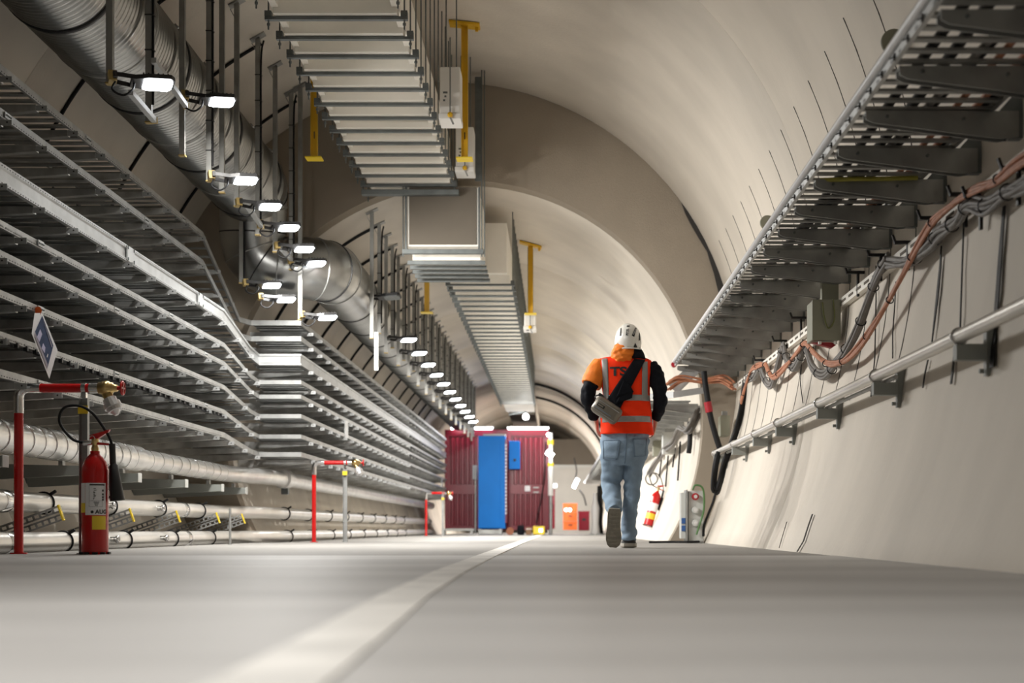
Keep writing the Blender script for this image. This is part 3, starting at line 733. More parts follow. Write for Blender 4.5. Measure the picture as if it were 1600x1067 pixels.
# lamps under and behind the duct bend
for (x, zb, ztp, y, lab) in ((-3.30, 2.72, 3.36, 14.85, 'short hanger post below the end of the spiral duct'),):
    h = thing('hanger_post', lab, 'hanger', (x, y, 0), GH)
    MB().box(-.02, .02, -.02, .02, zb, ztp).build('channel', 'post', h); MB().box(-.024, .024, -.024, .024, zb - .006, zb + .004).build('end_cap', 'dull_yellow', h)
    MB().sweep([(.03, 0, zb + .05), (.03, 0, ztp)], .01, 6).build('cable', 'rubber', h)
flood((-3.14, 14.83, 2.70), 'flood light under the duct bend, left one of the low pair', GF, True, FLOOD_W * .06, yaw=24, pitch=-34)
flood((-3.02, 15.0, 2.58), 'flood light under the duct bend, right one of the low pair', GF, True, FLOOD_W * .06, yaw=24, pitch=-34)
flood((-2.57, 14.93, 2.38), 'lowest flood light, beside the step of the upper trays', GF, True, FLOOD_W * .06, yaw=24, pitch=-34)
# hangers and lamps of the narrower tunnel
HF = -2.14; ztf = FC[1] + sqrt(FR ** 2 - (HF - FC[0]) ** 2) - .015
base = None
for i in range(31):
    y = 16.4 + .68 * i
    h = hanger_parts(HF, y, ztf, 2.50 if i else 2.35, 'hanger post in the narrower tunnel' if i else 'hanger post nearest the bulkhead inside the narrower tunnel, with a bright strip', i % 2 == 1, 'hanger posts in the narrower tunnel', FC) if i < 2 else None
    if i < 2: base = [h] if i == 0 else base + [h]
    else:
        h = copy_tree(base[1] if i % 2 else base[0]); h.location = (HF, y, 0); h['label'] = (ords[i] + ' hanger post past the bulkhead in the narrower tunnel, ' + ('with black cable' if i % 2 else 'bare')) if i < 10 else 'hanger post far down the narrower tunnel row, ' + ('with black cable' if i % 2 else 'bare')
base[1]['label'] = 'second hanger post past the bulkhead in the narrower tunnel, with black cable'
MB().box(HF + .03, HF + .075, 16.38, 16.42, 1.98, 2.42).build('hanging_strip', 'galv_bright', label='bright strip with yellow end below the first hanger post inside the narrower tunnel', cat='strip')
proto = None
for i in range(23):
    y = 17.75 + 1.36 * i + (7.2 if i > 10 else 0)
    if i > 16: break
    if proto is None: fo = proto = flood((HF + .13, y, 2.52), 'first small flood light past the bulkhead, in the receding row', 'flood lights of the narrower tunnel', False, FAR_W, yaw=24, pitch=-34)
    else:
        fo = copy_tree(proto); fo.location = (HF + .13, y, 2.52); fo['label'] = (ords[i] + ' small flood light past the bulkhead, in the receding row') if i < 8 else 'small flood light far down the receding row of the narrower tunnel'
flood((HF + .05, 16.6, 2.85), 'unlit black flood light under the first hanger posts of the narrower tunnel', 'flood lights of the narrower tunnel', False, 0, yaw=-5, pitch=0)
# ================================================================ overhead white duct hung from struts
def strut_assembly(par, x0, x1, y, z, ztop_f, strut_m='strut'):
    q = MB().box(x0 - .06, x1 + .06, y - .021, y + .021, z - .022, z)
    s_ = q.build('strut', strut_m, par)
    for x in (x0 - .035, x1 + .035):
        zt_ = ztop_f(x)
        r_ = MB().sweep([(x, y, z - .09), (x, y, zt_)], .006, 6)
        r_.box(x - .024, x + .024, y - .03, y + .03, z, z + .04).lathe([(.012, z - .06), (.012, z - .042)], (x, y, 0), 'Z', 6, False)
        r_.build('threaded_rod', 'strut', s_)
def ceil_n(x): return NC[1] + sqrt(NR ** 2 - (x - NC[0]) ** 2)
def ceil_f(x): return FC[1] + sqrt(FR ** 2 - (x - FC[0]) ** 2)
A = thing('overhead_duct', 'white ribbed overhead duct on struts, the wide one in front of the bulkhead', 'duct')
x0, x1, zb = -2.07, -1.15, 3.88
MB().box(x0 + .05, x1 - .05, 6.0, 15.85, zb + .16, zb + .62).build('body', 'white_duct', A)
MB().box(x0, x0 + .05, 6.0, 15.86, zb + .05, zb + .24).build('side_lip', 'white_duct', A); MB().box(x1 - .05, x1, 6.0, 15.86, zb + .05, zb + .24).build('side_lip', 'white_duct', A)
rib = MB().box(x0 + .01, x1 - .01, -.07, .07, 0, .16, .006).mesh('rib', 'white_duct')
y = 15.82 - .42 * 22
for i in range(23):
    yy = y + .42 * i
    link('rib', rib, A, (0, yy, zb + .004)); strut_assembly(A, x0, x1, yy, zb, ceil_n)
MB().box(-2.11, -1.06, 15.29, 15.39, zb - .13, zb - .075, .004).build('end_strut', 'strut', A)
# box that drops from the wide duct to the lower one
Bx = thing('duct_drop_box', 'beige drop box joining the two overhead duct levels at the bulkhead', 'duct')
MB().box(-1.63, -.86, 15.45, 16.9, 3.22, 3.86).build('body', 'white_duct', Bx)
MB().box(-1.61, -.88, 15.435, 15.449, 3.24, 3.86).build('shaded_front_panel', 'grey_panel', Bx)  # shade on the box's front face is put into this dark panel colour
MB().box(-1.655, -1.635, 15.42, 15.46, 3.18, 3.86).box(-.86, -.84, 15.42, 15.46, 3.18, 3.86).build('corner_profile', 'strut', Bx)
for x in (-1.67, -.82, -.79): MB().sweep([(x, 15.4, 3.1), (x, 15.4, ceil_n(x) if x > -1 else 3.86)], .007, 6).build('threaded_rod', 'strut', Bx)
for x in (-.86, -.90): MB().box(x, x + .04, 15.5, 15.54, 3.95, 5.08).build('hanger_channel', 'strut', Bx)
MB().box(-1.68, -.80, 15.38, 15.44, 3.13, 3.18, .004).build('strut', 'strut', Bx)
for i in range(5):
    yy = 15.75 + .28 * i
    MB().box(-1.60, -.85, yy - .05, yy + .05, 3.12, 3.22).build('rib', 'white_duct', Bx); MB().box(-1.66, -.80, yy - .02, yy + .02, 3.08, 3.12).build('strut', 'strut', Bx)
C = thing('overhead_duct', 'long white ribbed overhead duct running down the narrower tunnel', 'duct')
x0, x1, zb = -1.30, -.58, 3.13
MB().box(x0 + .03, x1 - .03, 17.1, 58, zb + .10, zb + .70).build('body', 'white_duct', C)
rib = MB().box(x0, x1, -.045, .045, 0, .1).mesh('rib', 'white_duct'); so = None
for i in range(46):
    yy = 17.3 + .42 * i; link('rib', rib, C, (0, yy, zb + .002))
    if i < 40: strut_assembly(C, x0, x1, yy, zb, ceil_f)
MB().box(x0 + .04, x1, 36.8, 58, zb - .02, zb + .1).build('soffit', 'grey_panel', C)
# equipment boxes hung beside the wide duct
def hung_box(px0, px1, py0, py1, Y, label):
    a = P(px0, py1, Y); b = P(px1, py0, Y)
    o = thing('hung_box', label, 'box', (0, 0, 0), 'white boxes hung beside the overhead duct')
    MB().box(a.x, b.x, Y, Y + .3, a.z + .05, b.z, .012).build('casing', 'lightgrey' if False else 'white', o)
    MB().box(a.x - .01, b.x + .005, Y - .01, Y + .3, a.z, a.z + .05, .006).build('base', 'white', o)
    MB().sweep([(b.x - .04, Y + .1, b.z), (b.x - .04, Y + .1, ceil_n(b.x) )], .006, 6).sweep([(a.x + .05, Y + .1, b.z), (a.x + .05, Y + .1, ceil_n(a.x))], .006, 6).build('threaded_rod', 'strut', o)
    x = a.x + (b.x - a.x) * .52
    MB().sweep([(x, Y - .03, a.z + .04), (x, Y - .03, b.z + .25)], .005, 6).build('cord', 'strut', o)
    MB().lathe([(.012, -.02), (.024, -.012), (.024, .012), (.012, .02)], (x, Y - .03, a.z + .03), 'Y', 12).build('pulley', 'yellow', o)
    MB().bar((x, Y - .03, a.z + .01), (x + .03, Y - .03, a.z - .055), .016, .016).build('hook', 'galv', o)
    for k in range(3): MB().box(a.x + .03 + .012 * (k % 2), a.x + .07 - .01 * k, Y - .002, Y + .004, b.z - .24 - .035 * k, b.z - .235 - .035 * k + .012).build('marking', 'strut', o)
    return o
hung_box(687, 719, 104, 186, 12.7, 'white box hung beside the overhead duct, nearer of two')
hung_box(712, 740, 198, 268, 14.9, 'white box hung beside the overhead duct, farther one behind the yellow post')
# yellow T-shaped suspension posts
def tpost(px, py0, py1, Y, label, c, r):
    t = thing('yellow_post', label, 'post', (0, Y, 0), 'yellow suspension posts')
    b = P(px, py1, Y); x = b.x; zt_ = c[1] + sqrt(r * r - (x - c[0]) ** 2)
    q = MB().box(x - .032, x + .032, -.004, .004, b.z, zt_ - .03).box(x - .032, x - .025, -.03, .03, b.z, zt_ - .03).box(x + .025, x + .032, -.03, .03, b.z, zt_ - .03)
    q.build('beam', 'yellow', t)
    an = atan2(zt_ - c[1], x - c[0]) - pi / 2
    MB().bar((x - .15 * cos(an), 0, zt_ - .02 - .15 * sin(an)), (x + .15 * cos(an), 0, zt_ - .02 + .15 * sin(an)), .16, .02).bar((x + .12 * cos(an), 0, zt_ - .03 + .12 * sin(an)), (x + .12 * cos(an), 0, zt_ - .07 + .12 * sin(an)), .03, .03).build('top_plate', 'yellow', t)
    MB().box(x - .08, x + .08, -.08, .08, b.z - .012, b.z).build('bottom_plate', 'cap_yellow', t)
    if Y < 15: MB().box(x - .004, x + .006, -.006, -.004, b.z + .19, b.z + .26).build('marking', 'ink', t)
tpost(726, 37, 248, 14.0, 'yellow post right of the wide overhead duct', NC, NR)
tpost(491, 152, 247, 14.0, 'yellow post left of the wide overhead duct', NC, NR)
tpost(829, 380, 490, 19.0, 'yellow post on the right of the long far duct', FC, FR)
tpost(667, 435, 488, 19.0, 'yellow post on the left of the long far duct', FC, FR)
o = hung_box(819, 837, 489, 515, 19.2, 'small white box at the foot of the right far yellow post')
# ================================================================ right side
def onwall(px, py, off=.04):
    """point on the right wall of the wide tunnel seen at this place of the photograph"""
    lo, hi = 3.0, 40.0
    for _ in range(40):
        Y = (lo + hi) / 2; q = P(px, py, Y)
        ins = q.x < wall_x(max(0, q.z), 1) - off if q.z > 0 else q.x < 1.6
        if ins: lo = Y
        else: hi = Y
    return P(px, py, lo)
RT = thing('cable_tray', 'cable tray on dark brackets along the right wall', 'cable tray')
xo, zr, y0 = 1.30, 1.96, 3.3
xw = wall_x(zr, 1); Wd = xw - .12 - xo
mb = MB(); n = 0
rail_mesh([(xo, YB - .12, zr), (xo, y0, zr)], .06, 1).build('side_rail', 'galv_bright', RT, label='bright front rail')
rail_mesh([(xo + Wd, YB - .12, zr), (xo + Wd, y0, zr)], .05, -1).build('back_rail', 'galv_dark', RT)
MB().sweep([(xo - .004, YB - .1, zr + .055), (xo - .004, y0, zr + .055)], .021, 12).build('edge_trim', 'rail_white', RT)
rm = MB().box(0, Wd, -.02, .02, .004, .016).mesh('rung', 'galv_dark')
y = y0 + .1
while y < YB - .15: link('rung', rm, RT, (xo, y, zr)); y += .125
clip = MB().box(-.006, .004, -.010, .010, -.012, .012).bar((-.006, 0, 0), (-.022, 0, -.008), .006, .005).mesh('rail_clip', 'black')
y = y0 + .08
while y < YB - .15: link('rail_clip', clip, RT, (xo, y, zr + .012)); y += .21
yb = [YB - .16 - .6 * i for i in range(20)]
wx = xw
bm_ = MB(); th = .03
bm_.prism([(xo + .03, -.004), (xw - .02, -.004), (xw - .02, -.115), (xw - .10, -.125), (xo + .06, -.055), (xo + .03, -.04)], 1, -th, -th + .006)
bm_.prism([(xo + .03, -.004), (xw - .02, -.004), (xw - .02, -.012), (xo + .03, -.012)], 1, -th, th)
bm_.prism([(xo + .03, -.004), (xw - .02, -.004), (xw - .02, -.115), (xw - .10, -.125), (xo + .06, -.055), (xo + .03, -.04)], 1, th - .006, th)
arm_me = bm_.mesh('bracket_arm', 'galv_dark')
fm = MB().prism([(xw - .06, -.12), (xw + .02, -.12), (xw + .02, .12), (xw - .01, .10), (xw - .10, -.0)], 1, -.026, .026).mesh('bracket_foot', 'strut')
bt = MB().lathe([(.008, -.042), (.008, -.03)], (1.42, 0, -.03), 'Y', 6, False).lathe([(.008, -.042), (.008, -.03)], (1.75, 0, -.04), 'Y', 6, False).mesh('bolt', 'strut')
for y in yb:
    if y < 3.3: continue
    a = link('bracket_arm', arm_me, RT, (0, y, zr)); link('bracket_foot', fm, a); link('bolt', bt, a)
MB().lathe([(.03, -.03), (.034, 0), (.02, .01)], (xo - .005, YB - .1, zr + .02), 'Y', 14).build('end_cap', 'socket_red', RT, label='red end cap')
# cables lying on the right tray
for i, (dx, m, r) in enumerate(((.16, 'rubber', .02), (.22, 'rubber', .022), (.30, 'greycable', .016), (.36, 'rubber', .02), (.44, 'orange', .014), (.49, 'orange', .014), (.55, 'rubber', .018))):
    pts = [(xo + dx + .03 * sin(y * .9 + i * 1.7), y, zr + .018 + r) for y in [3.4 + .8 * k for k in range(16)]]
    MB().sweep(spline(pts, 3), r, 8).build('tray_cable', m, label=ords[i] + ' cable from the aisle lying in the right tray, ' + {'rubber': 'black', 'greycable': 'grey', 'orange': 'orange'}[m], cat='cable', group='cables in the right tray')
q = MB().sweep(spline([(xo + .06, 7.35, zr - .004), (xo + .2, 7.3, zr - .01), (xo + .35, 7.32, zr - .004), (xo + .55, 7.3, zr - .004)], 5), .012, 8)
q.build('tray_cable', mat('yellow_green_cable', (.30, .27, .03), .5), label='yellow-green earth cable crossing under the right tray', cat='cable')
# round discs on the wall above the tray
for px, py, r, lab in ((1397, 66, .072, 'round grey disc above the right tray, nearer one'), (1199, 348, .065, 'round grey disc above the right tray, farther one')):
    c = onwall(px, py, .06); Y = c.y
    dsc = thing('round_disc', lab, 'disc', (c.x, Y, c.z), 'round discs above the right tray')
    MB().lathe([(r - .004, -.01), (r, -.006), (r, .006), (r - .004, .01)], (0, 0, 0), 'Y', 28).build('plate', 'olive', dsc)
    MB().bar((0, .012, 0), (.05, .012, .012), .012, .012).build('stem', 'galv', dsc)
# hanging cable bundles
def offs(n, r): return [(r * cos(2.4 * k) * sqrt(k / n), r * sin(2.4 * k) * sqrt(k / n)) for k in range(n)]
def bundle(px, label, m, n, rs, rb, name='cable_bundle', off=.06, ties=True, pts3=None):
    b = thing(name, label, 'cable bundle')
    base = spline(pts3 if pts3 else [onwall(x, y, off) for x, y in px], 6)
    for k, (a, c) in enumerate(offs(n, rb)):
        ph = random.uniform(0, 6)
        pts = [p + Vector((a * .7, a * .5 + .012 * sin(i * .35 + ph), c + .012 * cos(i * .31 + ph * 1.7))) for i, p in enumerate(base)]
        MB().sweep(pts, rs, 7).build('cable', m, b)
    if ties:
        for i in range(4, len(base) - 3, 7):
            tt = (base[i + 1] - base[i - 1]).normalized(); MB().torus(base[i], rb * .72 + rs, .004, tt, 14, 5).build('cable_tie', 'black', b)
    return b
OR = [(1700, 205), (1600, 248), (1552, 285), (1513, 304), (1462, 342), (1435, 381), (1402, 447), (1378, 489), (1342, 541), (1312, 567), (1290, 568), (1270, 549), (1258, 535), (1246, 551), (1229, 571), (1210, 588), (1201, 582), (1195, 570), (1184, 571), (1174, 578), (1165, 603), (1158, 628)]
bundle(OR, 'orange cable bundle draped along the right wall below the tray', 'orange', 4, .011, .014, off=.10)
GR = [(1690, 240), (1600, 290), (1570, 302), (1540, 322), (1512, 322), (1496, 345), (1470, 362), (1452, 384), (1420, 408), (1388, 410)]
bundle(GR, 'thick grey cable bundle hung in loops at the upper right of the wall', 'greycable', 9, .012, .032, off=.07)
GR2 = [(1388, 402), (1376, 420), (1362, 455), (1345, 502), (1325, 540), (1306, 568), (1288, 588), (1270, 572), (1258, 540), (1250, 562), (1240, 574), (1229, 560), (1224, 542), (1216, 570), (1206, 600), (1194, 590), (1188, 575), (1178, 588), (1166, 592)]
bundle(GR2, 'grey cable bundle sagging in a row of loops by the olive box', 'greycable', 8, .012, .03, off=.07)
# hooks that carry the bundles
for i, (x, y) in enumerate(((1600, 262), (1540, 305), (1516, 303), (1466, 340), (1425, 378), (1382, 398), (1346, 425), (1256, 496), (1226, 532), (1195, 562))):
    q = onwall(x, y, .02)
    h = thing('wall_hook', ords[i] + ' black cable hook on the right wall counted from the right edge', 'hook', q, 'black cable hooks')
    MB().box(-.10, .03, -.012, .012, -.012, .006).build('arm', 'black', h); MB().bar((-.095, 0, .0), (-.11, 0, .04), .02, .012).build('tip', 'black', h); MB().box(-.03, -.015, -.012, .012, -.16, -.01).build('strap', 'black', h)
# black straps and cords hanging down the wall
def strap(pp, wd, label, m='rubber', cat='strap', th=.006):
    ps = [onwall(x, y, .018) for x, y in pp]; q = MB(); vs = []
    for i, p in enumerate(ps):
        ww = wd[i] if isinstance(wd, (list, tuple)) else wd
        vs += [p + Vector((0, -ww / 2, 0)), p + Vector((0, ww / 2, 0)), p + Vector((th, ww / 2, 0)), p + Vector((th, -ww / 2, 0))]
    fs = []
    for i in range(len(ps) - 1):
        a = 4 * i; fs += [(a + k, a + (k + 1) % 4, a + 4 + (k + 1) % 4, a + 4 + k) for k in range(4)]
    fs += [(0, 1, 2, 3), (len(vs) - 1, len(vs) - 2, len(vs) - 3, len(vs) - 4)]
    return q.add(vs, fs).build('wall_strap', m, label=label, cat=cat, group='straps hanging on the right wall')
strap([(1470, 384), (1468, 420), (1463, 470), (1455, 536)], [.01, .035, .04, .006], 'wide black strap on the right wall, tapering to a point above the handrail')
strap([(1568, 322), (1562, 400), (1556, 480), (1551, 540), (1549, 574)], [.03, .05, .05, .05, .06], 'widest black strap on the right wall, running down behind the handrail')
strap([(1505, 345), (1502, 430), (1499, 520)], .012, 'narrow dark strap between the two wide black straps')
strap([(1368, 415), (1368, 470), (1366, 560), (1360, 620)], .010, 'thin dark strap hanging left of the sagging orange bundle end')
strap([(1399, 440), (1397, 480), (1394, 520), (1394, 560)], .008, 'thin dark cord in the middle of the right wall, ending above the handrail')
strap([(1254, 520), (1252, 560), (1250, 600), (1254, 630)], .010, 'thin black cord hanging below the olive box')
strap([(1490, 556), (1488, 575), (1485, 600)], .025, 'short black strap end below the handrail at the right')
strap([(1449, 562), (1444, 585), (1441, 606)], .012, 'short black strap end below the handrail, left one')
# dark marks at the foot of the wall
strap([(1269, 803), (1263, 820), (1255, 845), (1245, 862)], .035, 'slanted dark slit low on the right wall', 'seam', 'slit', .004)
strap([(1229, 815), (1222, 838), (1217, 856)], .010, 'thin slanted crack low on the right wall', 'seam', 'crack', .004)
# handrail pipe on brackets
hr = thing('handrail', 'steel handrail pipe on grey brackets along the right wall', 'handrail')
hx, hz = 1.735, .985
MB().sweep([(hx, 4.2, hz), (hx, 15.75, hz)], .031, 16).build('tube', 'pipe', hr)
MB().sweep([(hx + .05, 7.5, hz - .03), (hx + .05, 15.75, hz - .03)], .012, 10).build('tube', 'galv', hr)
whx = wall_x(.93, 1)
bk = MB().box(hx - .02, whx - .03, -.03, .03, hz - .105, hz - .035, .003).mesh('bracket', 'bracket')
bp = MB().box(whx - .035, whx + .015, -.022, .022, hz - .17, hz + .05).lathe([(.011, -.05), (.011, -.03)], (whx - .01, 0, hz + .03), 'X', 6, False).lathe([(.011, -.05), (.011, -.03)], (whx - .01, 0, hz - .15), 'X', 6, False).mesh('base_plate', 'bracket')
cl = MB().torus((hx, 0, hz), .036, .005, (0, 1, 0), 20, 6).mesh('clamp', 'chrome')
for px in (1700, 1523, 1393, 1305, 1240, 1196, 1163, 1134):
    y = F * hx / (px - 24 - 871) if px > 1200 else F * hx / (px - 16 - 871)
    if y > 15.7: y = 15.6
    b = link('bracket', bk, hr, (0, y, 0)); link('base_plate', bp, b); link('clamp', cl, b)
# olive junction box below the tray
q = onwall(1291, 500, .14); jb = thing('junction_box', 'olive-grey junction box under the right tray', 'box', q)
w2, h2 = 21.5 * q.y / F, 31 * q.y / F
MB().box(-w2, w2, -.0, .22, -h2, h2, .006).build('casing', 'olive', jb)
MB().box(-w2 - .004, w2 + .004, -.012, 0, -h2 - .004, h2 + .004, .004).build('lid', 'olive', jb)
MB().lathe([(.012, 0), (.012, .02)], (-w2 + .05, 0, -h2 - .03), 'Z', 10).lathe([(.012, 0), (.012, .02)], (w2 - .03, 0, -h2 - .03), 'Z', 10).build('gland', 'white', jb)
MB().prism([(-w2, -h2 - .012), (w2 * .5, -h2 - .05), (w2 * .8, -h2 - .03), (w2 * .5, -h2 - .012)], 1, .04, .1).build('red_tag', 'socket_red', jb)
MB().sweep(spline([(-.03, -.02, .12), (-.02, -.03, .02), (.01, -.03, -.06), (.05, -.03, .0), (.045, -.02, .14)], 6), .005, 8).build('cable', 'moss', jb)
MB().box(-.02, w2, .05, .12, h2, h2 + .14).build('mount', 'olive', jb)
# pale trunking under the brackets on the wall
tk = thing('cable_trunking', 'pale perforated cable trunking on the right wall behind the brackets', 'trunking')
zk = 1.72; xk = wall_x(zk, 1)
MB().box(xk - .045, xk + .02, 3.3, YB - .1, zk - .03, zk + .03).build('channel', 'white_duct', tk)
sl = MB().box(xk - .048, xk - .044, -.07, .07, zk - .008, zk + .008).mesh('slot', 'grey_panel')
for i in range(50): link('slot', sl, tk, (0, 3.5 + .24 * i, 0))
# thick black cable with red collar going down the bulkhead
mk = lambda L, Y: [P(x, y, Y) for x, y in L]
b = thing('black_cable', 'thick black hose with a red collar in front of the bulkhead', 'cable')
MB().sweep(spline(mk([(1100, 580), (1102, 600), (1106, 625), (1110, 650), (1118, 680), (1126, 705)], 15.4), 6), .032, 12).build('hose', 'rubber', b)
MB().sweep(mk([(1105.5, 628), (1108.5, 644)], 15.4), .042, 14).build('collar', 'socket_red', b)
b = bundle(None, 'black cable bundle hanging in a loop at the end of the handrail', 'rubber', 7, .014, .04, pts3=mk([(1166, 590), (1162, 615), (1157, 645), (1150, 675), (1140, 700), (1131, 725), (1126, 750), (1120, 768), (1115, 760), (1117, 735), (1122, 710)], 15.0), ties=False)
MB().sweep(spline(mk([(1118, 770), (1114, 785), (1106, 805), (1100, 822), (1099, 838)], 15.3), 5), .014, 8).build('floor_cable', 'rubber', label='black cable dropping from the loop to the socket box', cat='cable')
# socket box on the floor against the bulkhead
sb = thing('socket_box', 'grey power socket box standing at the foot of the bulkhead', 'socket box', (0, 0, 0))
a = P(1075, 841, 15.35); c_ = P(1099, 767, 15.35)
MB().box(a.x, c_.x, 15.3, 15.5, .02, c_.z, .008).build('casing', 'lightgrey', sb)
MB().box(a.x - .03, a.x - .012, 15.25, 15.52, 0, c_.z + .01).build('stand', 'galv', sb)
MB().box(a.x - .01, c_.x, 15.3, 15.5, 0, .02).build('base', 'galv_dark', sb)
xs = (a.x + c_.x) / 2 - .01
for z, m in ((.50, 'socket_red'), (.355, 'lightgrey'), (.215, 'lightgrey')):
    o = MB().lathe([(.034, -.045), (.038, -.04), (.038, 0)], (xs, 15.3, z), 'Y', 18).build('socket', m, sb); MB().lathe([(.02, -.052), (.02, -.044)], (xs, 15.3, z), 'Y', 14).build('socket_lid', 'alu', o)
for z in (.24, .16): MB().box(a.x - .075, a.x - .035, 15.28, 15.31, z - .03, z + .03).build('side_cover', 'socket_blue', sb)
MB().box(a.x - .08, a.x - .032, 15.29, 15.5, .05, c_.z - .02).build('side_panel', 'lightgrey', sb)
MB().sweep(spline([(xs - .03, 15.28, c_.z + .01), (xs, 15.27, c_.z + .06), (xs + .08, 15.27, c_.z + .02), (xs + .09, 15.27, c_.z - .2), (xs + .03, 15.26, .16), (xs + .01, 15.26, .09)], 6), .011, 8).build('cable', 'green', sb)
MB().sweep(spline([(.98, 15.2, .012), (1.2, 15.25, .014), (1.4, 15.2, .014), (1.52, 15.27, .016)], 5), .012, 8).build('floor_cable', 'rubber', label='black cable lying on the floor before the socket box', cat='cable')
# far right tray inside the narrower tunnel
FT = thing('cable_tray', 'lower cable tray on the right wall of the narrower tunnel, behind the walker', 'cable tray')
xo2, zr2 = .86, 1.60; xw2 = FC[0] + sqrt(FR ** 2 - (zr2 - FC[1]) ** 2)
rail_mesh([(xo2, 46, zr2), (xo2, YB + .2, zr2), (1.28, YB - .22, zr2), (1.62, YB - .22, zr2 + .05)], .07, 1).build('side_rail', 'galv_bright', FT)
MB().bar((1.28, YB - .15, zr2 + .1), (1.52, YB - .18, 1.93), .02, .14).build('sloped_rail', 'galv_dark', FT)
rmf = MB().box(xo2, xw2 - .1, -.03, .03, .004, .018).mesh('rung', 'galv_dark')
for i in range(60): link('rung', rmf, FT, (0, YB + .35 + .2 * i, zr2))
mb = MB()
for i in range(90): mb.box(xo2, xw2 - .1, YB + 12.35 + .2 * i - .03, YB + 12.35 + .2 * i + .03, zr2 + .004, zr2 + .018)
mb.build('far_rungs', 'galv_dark', FT, kind='stuff')
am = MB().add([(xo2 + .03, -.03, -.004), (xo2 + .03, .03, -.004), (xo2 + .03, .03, -.045), (xo2 + .03, -.03, -.045), (xw2, -.03, -.004), (xw2, .03, -.004), (xw2, .03, -.12), (xw2, -.03, -.12)], [(0, 1, 2, 3), (4, 7, 6, 5), (0, 4, 5, 1), (1, 5, 6, 2), (2, 6, 7, 3), (3, 7, 4, 0)]).mesh('bracket_arm', 'galv_dark')
for i in range(40): link('bracket_arm', am, FT, (0, YB + .5 + .62 * i, zr2))
# reddish cables bunched at the step between the two right trays
bundle(None, 'rusty orange cables bunched between the two right trays', 'orange', 6, .012, .06, pts3=[(1.2, 15.55, 1.72), (1.35, 15.6, 1.80), (1.6, 15.62, 1.78), (1.8, 15.6, 1.80), (1.9, 15.4, 1.70)], ties=False)
def fwall(px, py, off=.04):
    lo, hi = 16.2, 60
    for _ in range(40):
        Y = (lo + hi) / 2; q = P(px, py, Y)
        if (q.x - FC[0]) ** 2 + (q.z - FC[1]) ** 2 < (FR - off) ** 2: lo = Y
        else: hi = Y
    return P(px, py, lo)
for i, (px, py, hw, hh, m, lab) in enumerate(((1045, 692, 9, 17, 'lightgrey', 'light grey junction box on the far right wall, right of the walker'), (1027, 700, 6, 12, 'olive', 'small olive junction box on the far right wall, nearest the walker'), (1133, 665, 7, 16, 'olive', 'olive box at the edge of the bulkhead under the tray step'))):
    q = fwall(px, py, .12) if px < 1100 else P(px, py, 15.5)
    j = thing('junction_box', lab, 'box', q); w2, h2 = hw * q.y / F, hh * q.y / F
    MB().box(-w2, w2, 0, .25, -h2, h2, .006).build('casing', m, j); MB().box(-w2 - .003, w2 + .003, -.012, 0, -h2, h2, .004).build('lid', m, j); MB().box(-w2 * .6, w2 * .6, .02, .1, h2, h2 + .05).build('mount', 'galv_dark', j)
bundle(None, 'dark cable bundle looping along the far right wall', 'greycable', 6, .016, .05, pts3=[fwall(x, y, .16) for x, y in ((1092, 640), (1075, 672), (1062, 668), (1052, 690), (1040, 700), (1030, 715), (1022, 725), (1014, 740))], ties=False)
MB().sweep(spline([fwall(x, y, .06) for x, y in ((1078, 660), (1078, 690), (1076, 708))], 5), .03, 8).build('wall_strap', 'rubber', label='broad black strap hanging on the far right wall', cat='strap', group='straps in the narrower tunnel')
for i, (x, ya, yb_) in enumerate(((1063, 690, 750), (1044, 712, 760), (1055, 700, 730), (1034, 715, 745))):
    MB().sweep([fwall(x, ya, .03), fwall(x - 2, (ya + yb_) / 2, .03), fwall(x - 4, yb_, .03)], .012, 6).build('wall_strap', 'rubber', label=ords[i] + ' thin dark strap on the far right wall', cat='strap', group='straps in the narrower tunnel')
e = extinguisher(P(1012, 822, 20.2), 'red fire extinguisher with black horn hanging tilted on the far right wall', rot=(0, radians(18), radians(25)), scale=.84, labels=False)
MB().lathe([(.081, .26), (.081, .40)], n=24).build('label', 'paper', e); MB().lathe([(.081, .12), (.081, .22)], n=24).build('yellow_label', 'cap_yellow', e)
MB().torus(P(1018, 748, 20.2), .085, .012, (0, 1, 0), 20, 6).build('hose_loop', 'greycable', label='coiled grey cable above the hanging extinguisher', cat='cable')
# ================================================================ maroon cabin and things at the far end
cb = thing('site_cabin', 'maroon sheet-metal cabin at the end of the left trays', 'cabin', (0, 0, 0))
Y0 = 36.6; X0, X1 = -2.90, -.21
MB().box(X0, X1, Y0 + .06, Y0 + 3.2, .14, 2.68).build('body', 'darkred', cb)
MB().box(X0, X1, Y0, Y0 + .06, 2.55, 2.70).build('top_beam', 'darkred', cb); MB().box(X0, X1, Y0, Y0 + .06, .12, .22).build('bottom_beam', 'darkred', cb)
MB().box(X0, X0 + .09, Y0 - .01, Y0 + .06, .12, 2.68).box(X1 - .09, X1, Y0 - .01, Y0 + .06, .12, 2.68).box(-1.32, -1.2, Y0 - .01, Y0 + .06, .12, 2.68).build('corner_post', 'darkred', cb)
MB().box(X0, X1, Y0 - .005, Y0 + .06, 1.05, 1.28).build('mid_rail', 'darkred', cb)
cor = MB().prism([(-.05, .06), (-.025, .0), (.025, .0), (.05, .06)], 2, 0, 1).mesh('corrugation', 'darkred')
for xs_ in ([X0 + .2 + .13 * i for i in range(8)] + [-1.08 + .13 * i for i in range(6)]):
    for z0_, z1_ in ((.24, 1.04), (1.3, 2.5)):
        o = link('corrugation', cor, cb, (xs_, Y0, z0_)); o.scale = (1, 1, z1_ - z0_)
